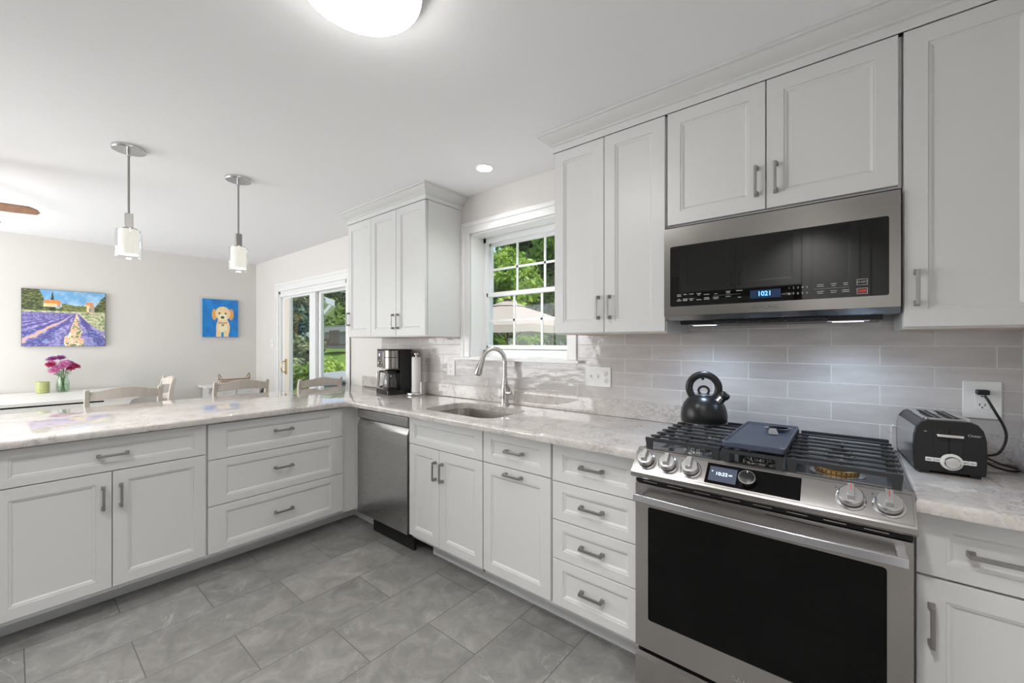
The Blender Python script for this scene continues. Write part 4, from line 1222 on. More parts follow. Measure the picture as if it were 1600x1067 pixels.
# ------------------------------------------------------------------ electrical plates
def plate(name, x0_, x1_, z0_, z1_, label, kind, cat, ypl=None):
    y_ = (WY - 0.009) if ypl is None else ypl
    c0 = ((x0_ + x1_) / 2, y_, (z0_ + z1_) / 2)
    t = thing(name, c0, label, cat)
    w_, h_ = (x1_ - x0_) / 2, (z1_ - z0_) / 2
    B().box(-w_, -0.006, -h_, w_, 0, h_).build('plate', 'white_p', t, bevel=0.0025)
    def duplex(cx, s=1.0, deco=False):
        b = B()
        if deco: b.box(cx - 0.0165, -0.0085, -0.034, cx + 0.0165, -0.006, 0.034)
        else:
            for dz in (-0.0195, 0.0195):
                b.lathe([(0.0165, 0.006), (0.0165, 0.0082), (0.015, 0.009)], c=(cx, 0, dz), seg=20, M4=QY)
        r = b.build('receptacle', 'white_p', t, bevel=0)
        b = B()
        for dz in (-0.0195, 0.0195):
            for dx in (-0.0065, 0.0065): b.box(cx + dx - 0.001, -0.0092, dz - 0.0015, cx + dx + 0.001, -0.0084, dz + 0.0065)
            b.box(cx - 0.002, -0.0092, dz - 0.009, cx + 0.002, -0.0084, dz - 0.005)
        b.build('slots', 'dark', r)
    def toggle(cx):
        b = B(); b.box(cx - 0.005, -0.0068, -0.012, cx + 0.005, -0.0059, 0.012)
        b.quad_box([(cx - 0.0035, -0.006, -0.004), (cx + 0.0035, -0.006, -0.004), (cx + 0.0035, -0.006, 0.006), (cx - 0.0035, -0.006, 0.006), (cx - 0.0025, -0.016, 0.004), (cx + 0.0025, -0.016, 0.004), (cx + 0.0025, -0.014, 0.009), (cx - 0.0025, -0.014, 0.009)])
        b.build('toggle', 'white_p', t)
        B().box(cx - 0.0055, -0.0062, -0.0125, cx + 0.0055, -0.00595, 0.0125).build('toggle_slot', 'darkprint', t)
    if kind == 'duplex': duplex(0)
    if kind == 'deco': duplex(0, deco=True)
    if kind == 'switch': toggle(0)
    if kind == 'combo': duplex(0.046); toggle(0.0); toggle(-0.046)
    return t
plate('outlet', -2.433, -2.345, 1.078, 1.195, 'white duplex outlet on the tiles left of the faucet', 'duplex', 'outlet')
plate('switch_plate', -1.208, -1.046, 1.076, 1.192, 'wide white plate with two toggles and an outlet under the wall cabinet', 'combo', 'light switch')
plate('outlet', 0.318, 0.412, 1.064, 1.196, 'white wall outlet with the black toaster plug in it', 'deco', 'outlet')
plate('light_switch', -5.90, -5.815, 1.275, 1.385, 'small white light switch on the wall left of the sliding door', 'switch', 'light switch', ypl=WY)

# ------------------------------------------------------------------ coffee maker
cm = thing('coffee_maker', (-2.955, 1.922, ZC), 'black and stainless coffee maker with glass carafe in the counter corner', 'coffee maker', rz=math.radians(-12))
b = B()
rs = [[(x, y, z) for x, y in rrect(-0.133, 0.0, 0.133, 0.20, 0.02, 4)] for z in (0.0, 0.036)]
b.rings(rs); b.build('base', 'black', cm, bevel=0.003)
B().box(-0.130, 0.11, 0.036, 0.130, 0.195, 0.36).build('column', 'black', cm, bevel=0.003)
b = B(); b.box(-0.133, 0.012, 0.213, 0.005, 0.11, 0.355)
hd = b.build('single_serve_head', 'steel', cm, bevel=0.004)
b = B(); b.lathe([(0.066, 0.213), (0.066, 0.300), (0.066, 0.355)], c=(0.066, 0.066, 0), seg=36); hd2 = b.build('brew_head', 'steel', cm, angle=50)
B().lathe([(0.0665, 0.298), (0.0665, 0.302)], c=(0.066, 0.066, 0), seg=36).build('head_seam', 'dark', hd2)
b = B(); rs = [[(x, y, z) for x, y in rrect(-0.135, 0.008, 0.136, 0.205, 0.02, 4)] for z in (0.355, 0.366)]; b.rings(rs); b.build('top_lid', 'black', cm, bevel=0.002)
B().box(-0.125, 0.195, 0.05, 0.125, 0.207, 0.33).build('water_tank', thin_glass('smoked_tank', (0.55, 0.55, 0.56), 1.5), cm)
B().box(0.1302, 0.11, 0.036, 0.1322, 0.195, 0.354).box(0.07, 0.10, 0.21, 0.1322, 0.12, 0.354).build('side_panel', 'blackm', cm)
B().box(-0.088, 0.0105, 0.304, -0.062, 0.0122, 0.334).build('display_bezel', pbr('blue_display_bezel', (0.05, 0.12, 0.4), 0.4, emis=(0.05, 0.15, 0.6), estr=0.8), hd)
B().box(-0.082, 0.0095, 0.311, -0.068, 0.0106, 0.327).build('display', pbr('lit_white_display', (0.8, 0.85, 1), 0.4, emis=(0.8, 0.9, 1.0), estr=1.6), hd)
b = B()
for k, (xx, zz_) in enumerate([(-0.112, 0.285), (-0.09, 0.287), (-0.065, 0.287), (-0.112, 0.243), (-0.094, 0.245), (-0.05, 0.243), (-0.03, 0.243), (-0.01, 0.243), (-0.06, 0.262)]):
    b.lathe([(0.0055, 0.0), (0.0055, 0.003), (0.004, 0.004)], c=(xx, 0.012, zz_), seg=12, M4=QY)
b.build('buttons', 'darkprint', hd)
QX = Matrix.Rotation(PI / 2, 4, 'X')
b = B(); b.lathe([(0.012, 0.0), (0.012, 0.010), (0.010, 0.012)], c=(-0.076, 0.012, 0.248), seg=20, M4=QY); b.build('mode_knob', 'chrome', hd)
ca = B().lathe([(0.050, 0.037), (0.062, 0.045), (0.066, 0.075), (0.064, 0.11), (0.054, 0.150), (0.046, 0.170)], c=(0.055, 0.058, 0), seg=32, cap=False).build('carafe', thin_glass('carafe_glass', (0.55, 0.55, 0.55), 2.2), cm, angle=60)
B().lathe([(0.048, 0.170), (0.056, 0.173), (0.056, 0.19), (0.044, 0.198), (0.01, 0.20)], c=(0.055, 0.058, 0), seg=32).build('carafe_lid', 'black', ca)
b = B(); b.quad_box([(-0.052, -0.016, 0.055), (-0.030, -0.030, 0.055), (-0.020, -0.018, 0.055), (-0.042, -0.002, 0.055), (-0.050, -0.014, 0.185), (-0.026, -0.030, 0.185), (-0.012, -0.012, 0.185), (-0.036, 0.006, 0.185)]); b.build('carafe_handle', 'satin', ca, bevel=0.002)
B().quad_box([(-0.036, 0.0, 0.176), (-0.018, -0.014, 0.176), (0.03, 0.03, 0.176), (0.01, 0.05, 0.176), (-0.036, 0.0, 0.19), (-0.018, -0.014, 0.19), (0.03, 0.03, 0.19), (0.01, 0.05, 0.19)]).build('carafe_handle_bridge', 'black', ca)
b = B(); b.tube([(0.0, 0.02, 0.065), (-0.03, 0.0, 0.055)], 0.008, 8); b.lathe([(0.062, 0.0365), (0.062, 0.041)], c=(0.055, 0.058, 0), seg=32); b.build('carafe_bracket', 'black', ca)

# ------------------------------------------------------------------ paper towel holder + roll
ph = thing('paper_towel_holder', (-2.742, 2.09, ZC), 'round steel paper towel holder on the counter beside the coffee maker', 'paper towel holder')
ph.location = (-2.695, 2.072, ZC)
B().lathe([(0.078, 0.0), (0.08, 0.004), (0.08, 0.016), (0.077, 0.02), (0.01, 0.021)], seg=48).build('base', 'satin', ph, angle=50)
b = B(); b.cyl((0, 0, 0.020), (0, 0, 0.325), 0.006); b.lathe([(0.008, 0.312), (0.017, 0.318), (0.019, 0.328), (0.016, 0.338), (0.006, 0.342)], seg=20); b.build('post', 'chrome', ph, angle=60)
b = B(); b.cyl((0.062, 0.0, 0.018), (0.062, 0.0, 0.098), 0.0048, seg=12); b.lathe([(0.004, 0.096), (0.009, 0.099), (0.009, 0.106), (0.004, 0.109)], c=(0.062, 0, 0), seg=14); b.build('side_arm', 'chrome', ph, angle=60)
pr = thing('paper_towel_roll', (-2.695, 2.072, ZC + 0.022), 'thin white paper towel roll standing on the steel holder', 'paper towels')
b = B()
b.lathe([(0.015, 0.0), (0.036, 0.0), (0.036, 0.282), (0.015, 0.282)], seg=40, cap=False)
b.build('roll', 'paper', pr, angle=50)
B().lathe([(0.0145, 0.0), (0.0152, 0.0), (0.0152, 0.2825), (0.0145, 0.2825)], seg=24, cap=False).build('core', pbr('cardboard', (0.40, 0.30, 0.2), 0.9), pr)

# ------------------------------------------------------------------ ceiling lamps
dl = thing('ceiling_light', (-1.135, 0.667, CEIL), 'round lit flush ceiling light with white glass dome', 'ceiling light')
DR = 0.182
B().lathe([(DR * 0.93, 0.0), (DR * 0.97, -0.004), (DR * 1.0, -0.022), (DR * 1.0, -0.034)], seg=64).build('rim', 'satin', dl, angle=50)
b = B()
prof = [(DR * 0.985, -0.0345)]
for k in range(1, 12):
    a = PI / 2 * k / 12
    prof.append((DR * 0.985 * math.cos(a), -0.0345 - 0.050 * math.sin(a)))
prof.append((0.002, -0.0845))
b.lathe(prof, seg=64); b.build('glass_dome', 'dome', dl, angle=80)
for i, (x, y) in enumerate(DOWNLIGHTS):
    t = thing('recessed_light', (x, y, CEIL), ['small lit recessed ceiling light in front of the window', 'recessed ceiling light above the range aisle', 'recessed ceiling light near the hall opening', 'recessed ceiling light by the refrigerator', 'recessed ceiling light behind the peninsula'][i], 'ceiling light', group='recessed downlights')
    B().lathe([(0.060, 0.0), (0.060, -0.003), (0.052, -0.005), (0.050, -0.0052)], seg=40).build('trim_ring', 'trim', t)
    B().lathe([(0.048, -0.0053), (0.048, -0.0065), (0.01, -0.0072)], seg=32).build('lens', 'can', t)

def pendant(x, y, label):
    t = thing('pendant_light', (x, y, CEIL), label, 'pendant light', group='pendants above the peninsula')
    B().lathe([(0.074, 0.0), (0.074, -0.016), (0.072, -0.019), (0.01, -0.0195)], seg=48).build('canopy', 'satin', t, angle=50)
    b = B(); b.cyl((0, 0, -0.018), (0, 0, -0.05), 0.0085, 0.0085, 14); b.build('swivel', 'satin', t)
    B().cyl((0, 0, -0.045), (0, 0, -0.375), 0.0052, seg=14).build('rod', 'nickel', t)
    b = B(); b.box(-0.017, -0.017, -0.455, 0.017, 0.017, -0.372); b.build('socket', 'nickel', t, bevel=0.002)
    B().lathe([(0.030, -0.452), (0.040, -0.456), (0.040, -0.462), (0.03, -0.4625)], seg=32).build('shade_cap', 'satin', t)
    B().lathe([(0.041, -0.462), (0.043, -0.466), (0.044, -0.60), (0.043, -0.602), (0.041, -0.60), (0.040, -0.467), (0.002, -0.466)], seg=40, cap=False).build('inner_shade', 'opal', t, angle=50)
    B().lathe([(0.045, -0.4625), (0.0555, -0.466), (0.057, -0.47), (0.057, -0.618), (0.0555, -0.621), (0.0535, -0.618), (0.0535, -0.47), (0.045, -0.467)], seg=40, cap=False).build('outer_shade', 'clear', t, angle=50)
    light('pendant_lamp', 'POINT', (x, y, CEIL - 0.56), 5, (1.0, 0.92, 0.82), shadow_soft_size=0.02)
    return t
pendant(-3.135, 0.420, 'brushed steel pendant light with cylinder glass shade, nearer the camera')
pendant(-3.150, 0.962, 'brushed steel pendant light with cylinder glass shade, nearer the far corner')

# ceiling fan, mostly out of frame
fn = thing('ceiling_fan', (-4.17, -0.43, CEIL), 'ceiling fan with reddish wooden blades reaching in at the left edge', 'ceiling fan')
B().lathe([(0.07, 0.0), (0.065, -0.03), (0.02, -0.06)], seg=32).cyl((0, 0, -0.05), (0, 0, -0.2), 0.013).build('downrod', 'satin', fn, angle=50)
B().lathe([(0.03, -0.17), (0.10, -0.19), (0.115, -0.23), (0.10, -0.27), (0.05, -0.29)], seg=40).build('motor', 'satin', fn, angle=50)
B().lathe([(0.05, -0.292), (0.10, -0.31), (0.11, -0.34), (0.08, -0.38), (0.01, -0.395)], seg=32).build('light_bowl', 'opal', fn, angle=60)
a0 = math.atan2(0.124 + 0.43, -4.02 + 4.17)
for k in range(5):
    a = a0 + 2 * PI * k / 5
    R_ = Matrix.Rotation(a, 4, 'Z') @ Matrix.Rotation(math.radians(-11), 4, 'X')
    out = [(0.17, -0.045), (0.45, -0.058), (0.545, -0.052), (0.572, -0.02), (0.575, 0.02), (0.555, 0.05), (0.45, 0.058), (0.17, 0.045)]
    b = B()
    b.rings([[R_ @ Vector((x, y, -0.275 + h)) for x, y in out] for h in (0, 0.007)])
    bl = b.build('blade', 'fanwood', fn, angle=40)
    b = B(); b.quad_box([R_ @ Vector(p) for p in [(0.09, -0.015, -0.283), (0.24, -0.03, -0.283), (0.24, 0.03, -0.283), (0.09, 0.015, -0.283), (0.09, -0.015, -0.276), (0.24, -0.03, -0.2752), (0.24, 0.03, -0.2752), (0.09, 0.015, -0.276)]])
    b.build('blade_iron', 'satin', bl)
light('fan_lamp', 'POINT', (-4.17, -0.43, CEIL - 0.46), 8, (1.0, 0.98, 0.96), shadow_soft_size=0.08)

# ------------------------------------------------------------------ paintings
def fbm(x, y, s, o=3):
    return noise.fractal(Vector((x * s, y * s, 3.7)), 1.0, 2.0, o)
def mix(a, b_, t):
    t = max(0, min(1, t)); return tuple(a[i] * (1 - t) + b_[i] * t for i in range(3))
def lin(h):
    h = h.lstrip('#'); out = []
    for i in (0, 2, 4):
        c_ = int(h[i:i + 2], 16) / 255
        out.append(c_ / 12.92 if c_ <= 0.04045 else ((c_ + 0.055) / 1.055) ** 2.4)
    return tuple(out)
def picture(name, y0_, y1_, z0_, z1_, fn_, n, label, edge, depth=0.03):
    t = thing(name, (WX0, (y0_ + y1_) / 2, z0_), label, 'painting')
    w_, h_ = y1_ - y0_, z1_ - z0_
    B().box(0.002, -w_ / 2, 0, depth, w_ / 2, h_).build('canvas', edge, t, smooth=False)
    verts, faces, cols = [], [], []
    for j in range(n + 1):
        for i in range(n + 1):
            verts.append((depth + 0.0006, -w_ / 2 + 0.003 + (w_ - 0.006) * i / n, 0.003 + (h_ - 0.006) * j / n))
    for j in range(n):
        for i in range(n):
            a = j * (n + 1) + i
            faces.append((a, a + 1, a + n + 2, a + n + 1))
            cols.append(tuple(min(1.0, c_ * 1.12 + 0.015) for c_ in fn_((i + 0.5) / n, (j + 0.5) / n)))
    me = bpy.data.meshes.new('painted_surface')
    me.from_pydata(verts, [], faces)
    ca_ = me.color_attributes.new('paint', 'FLOAT_COLOR', 'CORNER')
    arr = np.ones((len(faces) * 4, 4), dtype=np.float32)
    arr[:, :3] = np.repeat(np.array(cols, dtype=np.float32), 4, axis=0)
    ca_.data.foreach_set('color', arr.ravel())
    me.materials.append(M['paint'])
    o = bpy.data.objects.new('painted_surface', me); COL.objects.link(o); o.parent = t
    return t
LV = {k: lin(v) for k, v in dict(sky='6fa8d6', skyl='a9cbe6', tree='4c5a34', treed='2c3a26', treel='8f9150', roof='e98b3a', wallc='e8cfa0', walls='b09a86', lav='7f78b8', lavd='565296', lavl='b3a9d8', lavb='7f9ad0', path='e6b58a', pathl='f3dcc4', green='6f8a58', sand='d8cfae').items()}
def lavender(u, v):
    n1 = fbm(u, v, 9); n2 = fbm(u + 5, v * 2, 26, 2)
    hz = 0.60
    if v > hz:
        # sky
        c_ = mix(LV['skyl'], LV['sky'], (v - 0.7) * 4 + n1)
        # tree masses
        lim = hz + 0.10 + 0.07 * fbm(u, 0.3, 7)
        if u < 0.25: lim = 1.02 - max(0, u - 0.18) * 2.6
        if u > 0.86: lim = 0.72 + (u - 0.86) * 1.7
        if v < lim + 0.03 * n1: c_ = mix(LV['tree'], LV['treel'] if n2 > 0.1 else LV['treed'], abs(n2) * 1.6)
        # cypress
        if abs(u - 0.345) < 0.022 * (1.0 - (v - 0.8) / 0.2) and v < 0.97: c_ = LV['treed']
        # houses
        if 0.24 < u < 0.44 and 0.70 < v < 0.76: c_ = LV['wallc'] if u < 0.40 else LV['walls']
        if 0.25 < u < 0.45 and 0.76 <= v < 0.83 - 0.35 * max(0, u - 0.38): c_ = mix(LV['roof'], LV['wallc'], 0.25 * n2)
        if 0.73 < u < 0.86 and 0.62 < v < 0.76: c_ = LV['wallc'] if u < 0.80 else LV['walls']
        if 0.75 < u < 0.85 and 0.76 <= v < 0.81: c_ = LV['roof']
        if 0.79 < u < 0.81 and 0.64 < v < 0.70: c_ = LV['lavd']
        if 0.45 < u < 0.76 and v < 0.74 + 0.04 * n1 and v < 0.77: c_ = mix(LV['tree'], LV['treel'], 0.5 + n2)
        if v < hz + 0.035: c_ = mix(LV['sand'], LV['green'], 0.4 + n2)
        return c_
    vx, vy = 0.64, hz + 0.005
    dx, dy = (u - vx), max(0.004, vy - v)
    a = dx / dy
    s = math.sin(a * 9.0 + 1.5 * n1)
    c_ = mix(LV['lavd'], LV['lav'], 0.5 + 0.5 * s + 0.8 * n2)
    if s > 0.25: c_ = mix(c_, LV['lavl'], 0.5 + n2)
    if n2 > 0.28 and v < 0.3: c_ = mix(c_, LV['lavb'], 0.8)
    if -0.28 < a + 0.10 * n1 < 0.16: c_ = mix(LV['path'], LV['pathl'], 0.5 + 1.4 * n2)
    if -0.28 < a < 0.16 and n1 * n2 > 0.05: c_ = LV['green']
    if -1.35 < a + 0.12 * n1 < -1.12: c_ = mix(LV['path'], LV['lavl'], 0.35 + n2)
    if a > 0.85 + 0.1 * n1: c_ = mix(LV['sand'], LV['green'], 0.45 + 1.3 * n2)
    if a > 0.85 and v < 0.30 + 0.1 * n1: c_ = mix(LV['lav'], LV['lavl'], 0.5 + n2)
    return c_
picture('painting', 0.064, 0.666, 1.297, 1.883, lavender, 150, 'square painting of purple lavender rows and orange-roofed houses', 'canvas')
DG = {k: lin(v) for k, v in dict(bg='0c86d4', bgd='0a6fc0', fur='f3d3a0', furl='f9e6c6', ear='e0a558', nose='4a3d3a', eye='3a2e22', dark='c98f4c', tag='8fa3b8').items()}
def ell(u, v, cx, cy, rx, ry): return ((u - cx) / rx) ** 2 + ((v - cy) / ry) ** 2
def dog(u, v):
    n1 = fbm(u, v, 6)
    c_ = mix(DG['bg'], DG['bgd'], 0.5 + n1)
    if ell(u, v, 0.56, 0.24, 0.20, 0.28) < 1 and v < 0.5: c_ = DG['furl'] if ell(u, v, 0.56, 0.20, 0.13, 0.25) < 1 else DG['fur']
    if v < 0.16 and (abs(u - 0.43) < 0.065 or abs(u - 0.65) < 0.07): c_ = DG['fur']
    if v < 0.12 and abs(u - 0.54) < 0.035: c_ = DG['bg']
    if ell(u, v, 0.55, 0.42, 0.15, 0.12) < 1: c_ = DG['fur']
    if ell(u, v, 0.31, 0.60, 0.07, 0.15) < 1 or ell(u, v, 0.80, 0.61, 0.075, 0.15) < 1: c_ = DG['ear']
    if ell(u, v, 0.555, 0.63, 0.22, 0.19) < 1: c_ = mix(DG['fur'], DG['furl'], 0.3 + n1)
    if ell(u, v, 0.55, 0.54, 0.13, 0.095) < 1: c_ = DG['furl']
    if ell(u, v, 0.455, 0.635, 0.028, 0.022) < 1 or ell(u, v, 0.635, 0.635, 0.028, 0.022) < 1: c_ = DG['eye']
    if ell(u, v, 0.545, 0.525, 0.052, 0.035) < 1: c_ = DG['nose']
    if abs(v - (0.37 + 1.1 * (u - 0.55) ** 2)) < 0.008 and abs(u - 0.55) < 0.13: c_ = DG['nose']
    if ell(u, v, 0.55, 0.315, 0.036, 0.026) < 1: c_ = DG['nose'] if ell(u, v, 0.55, 0.315, 0.02, 0.013) > 1 else DG['tag']
    return c_
picture('painting', 1.559, 1.950, 1.410, 1.903, dog, 130, 'small bright blue painting of a yellow puppy', 'canvasblue')

# ------------------------------------------------------------------ dining furniture
# white table / chest along the far wall
wt = thing('sideboard', (-5.86, -0.06, 0), 'white table-height sideboard under the lavender painting, flower vase on top', 'sideboard')
B().prism([(-1.2, 0.805), (0.835, 0.805), (0.848, 0.83), (-1.2, 0.83)], 'X', -0.55, 0.59).build('top', 'whitewood', wt, smooth=False)
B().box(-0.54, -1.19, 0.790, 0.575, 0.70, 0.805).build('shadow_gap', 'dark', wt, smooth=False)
b = B()
b.prism([(-1.17, 0.58), (0.66, 0.58), (0.79, 0.7905), (-1.19, 0.7905)], 'X', -0.54, 0.583)
b.build('body', 'whitewood', wt, smooth=False)
B().box(-0.54, 0.6, 0.7905, 0.583, 0.80, 0.8055).build('end_block', 'whitewood', wt, smooth=False)
for sx_ in (-0.48, 0.50):
    for sy_ in (-1.1, 0.46):
        B().box(sx_ - 0.035, sy_ - 0.035, 0, sx_ + 0.035, sy_ + 0.035, 0.58).build('leg', 'whitewood', wt, smooth=False)
# small white cabinet in the corner
sc_ = thing('console_cabinet', (-6.425, 1.51, 0), 'small white cabinet in the far corner under the puppy painting', 'cabinet')
B().box(0.0, 0.0, 0.770, 0.36, 0.655, 0.795).build('top', 'whitewood', sc_, bevel=0.004)
B().box(0.01, 0.045, 0.08, 0.32, 0.61, 0.770).build('body', 'whitewood', sc_, smooth=False)
for sy_ in (0.03, 0.60):
    b = B(); b.prism([(0.322, 0.70), (0.352, 0.770), (0.322, 0.770)], 'Y', sy_, sy_ + 0.025); b.build('bracket', 'whitewood', sc_, smooth=False)
for k, (ya, yb) in enumerate(((0.065, 0.32), (0.335, 0.59))):
    b = B()
    h_ = 0.10; w_ = yb - ya
    rs = [[(0.34 - d, ya + m_, 0.655 + m_), (0.34 - d, yb - m_, 0.655 + m_), (0.34 - d, yb - m_, 0.655 + h_ - m_), (0.34 - d, ya + m_, 0.655 + h_ - m_)] for m_, d in ((0, 0.02), (0, 0.0), (0.014, 0.0), (0.018, 0.006))]
    b.rings(rs); d_ = b.build('drawer', 'whitewood', sc_, smooth=False)
    B().lathe([(0.008, 0.0), (0.012, 0.012), (0.006, 0.02)], c=(0.334, (ya + yb) / 2, 0.705), seg=14, M4=Matrix.Rotation(PI / 2, 4, 'Y')).build('knob', 'whitewood', d_)
    B().box(0.32, ya, 0.12, 0.338, yb, 0.64).build('door', 'whitewood', sc_, bevel=0.004)
# wire basket
wb = thing('wire_basket', (-6.22, 1.855, 0.796), 'brown twisted wire basket with looped ends on the small white cabinet', 'basket')
b = B()
for zz_, s_ in ((0.004, 0.8), (0.035, 0.9), (0.062, 1.0)):
    pts = [(x * 1.0, y * 1.0, zz_) for x, y in [(px * s_, py * s_) for px, py in rrect(-0.07, -0.17, 0.07, 0.17, 0.03, 4)]]
    b.tube(pts, 0.0035, 6, closed=True)
for k in range(12):
    yy = -0.14 + 0.28 * k / 11
    for sx_ in (-1, 1):
        b.tube([(sx_ * 0.056, yy * 0.8, 0.004), (sx_ * 0.063, yy * 0.95, 0.035), (sx_ * 0.07, yy, 0.064)], 0.002, 5)
frame = b.build('frame', 'wicker', wb, angle=80)
b = B()
for k in range(26):
    yy = -0.16 + 0.32 * k / 25
    b.lathe([(0.002, -0.006), (0.0065, 0.0), (0.002, 0.006)], c=(0.07, yy, 0.067), seg=8)
b.build('beads', 'wicker', wb)
for sy_ in (-1, 1):
    pts = [(0.0 + 0.0, sy_ * (0.165 + 0.008 * math.sin(a)), 0.095 - 0.040 * math.cos(a)) for a in [2 * PI * k / 20 for k in range(20)]]
    pts = [(0.035 * math.sin(2 * PI * k / 20), sy_ * 0.168, 0.098 - 0.038 * math.cos(2 * PI * k / 20)) for k in range(20)]
    b = B(); b.tube(pts, 0.0035, 6, closed=True)
    b.tube([(0.0, sy_ * 0.13, 0.066), (0.0, sy_ * 0.150, 0.11), (0, sy_ * 0.168, 0.132), (0, sy_ * 0.176, 0.10), (0, sy_ * 0.168, 0.068)], 0.0035, 6)
    b.build('loop_handle', 'wicker', wb, angle=80)

def chair(loc, rz, label):
    t = thing('dining_chair', loc, label, 'chair', rz, group='whitewashed ladder back chairs')
    def post_y(z): return -0.10 * max(0, (z - 0.46)) ** 1.0 * 0.9 - 0.05 * max(0, (z - 0.85)) * 4 * (z - 0.85) * 4
    hwid = 0.205
    for s in (-1, 1):
        pts = [(s * 0.19, -0.03, 0.0), (s * 0.195, 0.0, 0.25), (s * hwid, 0.0, 0.46)]
        for k in range(1, 9):
            z = 0.46 + 0.53 * k / 8
            pts.append((s * hwid, post_y(z), z))
        B().sweep(pts, 0.028, [0.035] * 3 + [0.035] * 6 + [0.034, 0.026], side=(1, 0, 0)).build('back_post', 'chair', t, bevel=0.004, angle=50)
    def slat(zc, h, rise):
        b = B(); n = 14
        rs = []
        for k in range(n + 1):
            u = k / n
            x = -hwid + 0.010 + (2 * hwid - 0.02) * u
            bow = math.sin(PI * u)
            yy = post_y(zc) - 0.035 * bow
            zt_ = zc + h / 2 + rise * (0.5 - 0.5 * math.cos(2 * PI * u)) ** 0.8
            zb_ = zc - h / 2 + rise * 0.45 * bow
            rs.append([(x, yy - 0.009, zb_), (x, yy + 0.009, zb_), (x, yy + 0.009, zt_), (x, yy - 0.009, zt_)])
        b.rings(rs); return b.build('back_slat', 'chair', t, bevel=0.003, angle=50)
    slat(0.937, 0.066, 0.030); slat(0.79, 0.05, 0.02); slat(0.65, 0.05, 0.02)
    b = B(); rs = [[(x, y, z) for x, y in rrect(-0.21 + d, -0.01 + d, 0.21 - d, 0.41 - d, 0.03, 4)] for d, z in ((0.006, 0.445), (0, 0.45), (0, 0.465), (0.008, 0.472))]
    b.rings(rs); b.build('seat', 'chair', t, angle=40)
    for s in (-1, 1):
        B().sweep([(s * 0.185, 0.38, 0.0), (s * 0.18, 0.37, 0.445)], [0.026, 0.036], [0.026, 0.036], side=(1, 0, 0)).build('front_leg', 'chair', t, bevel=0.003)
        B().sweep([(s * 0.187, 0.0, 0.2), (s * 0.184, 0.37, 0.2)], 0.018, 0.022, side=(1, 0, 0)).build('stretcher', 'chair', t)
    return t
chair((-4.33, 0.553, 0), R90, 'whitewashed ladder back chair behind the counter, in front of the white sideboard')
chair((-5.25, 0.94, 0), PI, 'whitewashed chair seen edge-on at the end of the white sideboard')
chair((-4.315, 1.330, 0), R90, 'whitewashed ladder back chair in front of the small corner cabinet')
chair((-4.02, 1.905, 0), R90 + 0.06, 'whitewashed ladder back chair in front of the sliding door')

# ------------------------------------------------------------------ vase, flowers, candle
VX, VY, VZ = -6.235, 0.337, 0.8303
vs_ = thing('vase', (VX, VY, VZ), 'clear glass jar vase holding pink and magenta flowers', 'vase')
B().lathe([(0.036, 0.0), (0.044, 0.006), (0.048, 0.05), (0.047, 0.10), (0.038, 0.135), (0.036, 0.160), (0.041, 0.175)], seg=32, cap=False).build('glass', 'greenglass', vs_, angle=60)
B().lathe([(0.034, 0.001), (0.036, 0.004), (0.001, 0.004)], seg=32).build('base', 'greenglass', vs_)
B().lathe([(0.041, 0.008), (0.0455, 0.05), (0.0445, 0.085), (0.002, 0.0855)], seg=32).build('water', 'water', vs_, angle=60)
FL = [(-0.04, -0.085, 0.345, 'purple'), (-0.03, -0.02, 0.355, 'purple'), (0.03, -0.10, 0.29, 'magenta'), (0.05, -0.045, 0.255, 'pink'), (0.06, -0.075, 0.225, 'pink'), (0.03, 0.01, 0.295, 'pink'), (0.045, 0.06, 0.250, 'magenta'), (0.0, 0.105, 0.265, 'magenta'), (-0.02, 0.045, 0.30, 'purple'), (0.0, -0.125, 0.255, 'whitepetal'), (0.055, 0.0, 0.27, 'pink')]
ords = {'purple': 'dusky purple', 'magenta': 'deep magenta', 'pink': 'bright pink', 'whitepetal': 'small white'}
places = ['at the top left of the bouquet', 'at the very top of the bouquet', 'on the left side of the bouquet', 'at the front left of the bouquet', 'lowest at the front of the bouquet', 'in the upper middle of the bouquet', 'low on the right of the bouquet', 'furthest right in the bouquet', 'in the back right of the bouquet', 'at the far left edge of the bouquet', 'at the centre front of the bouquet']
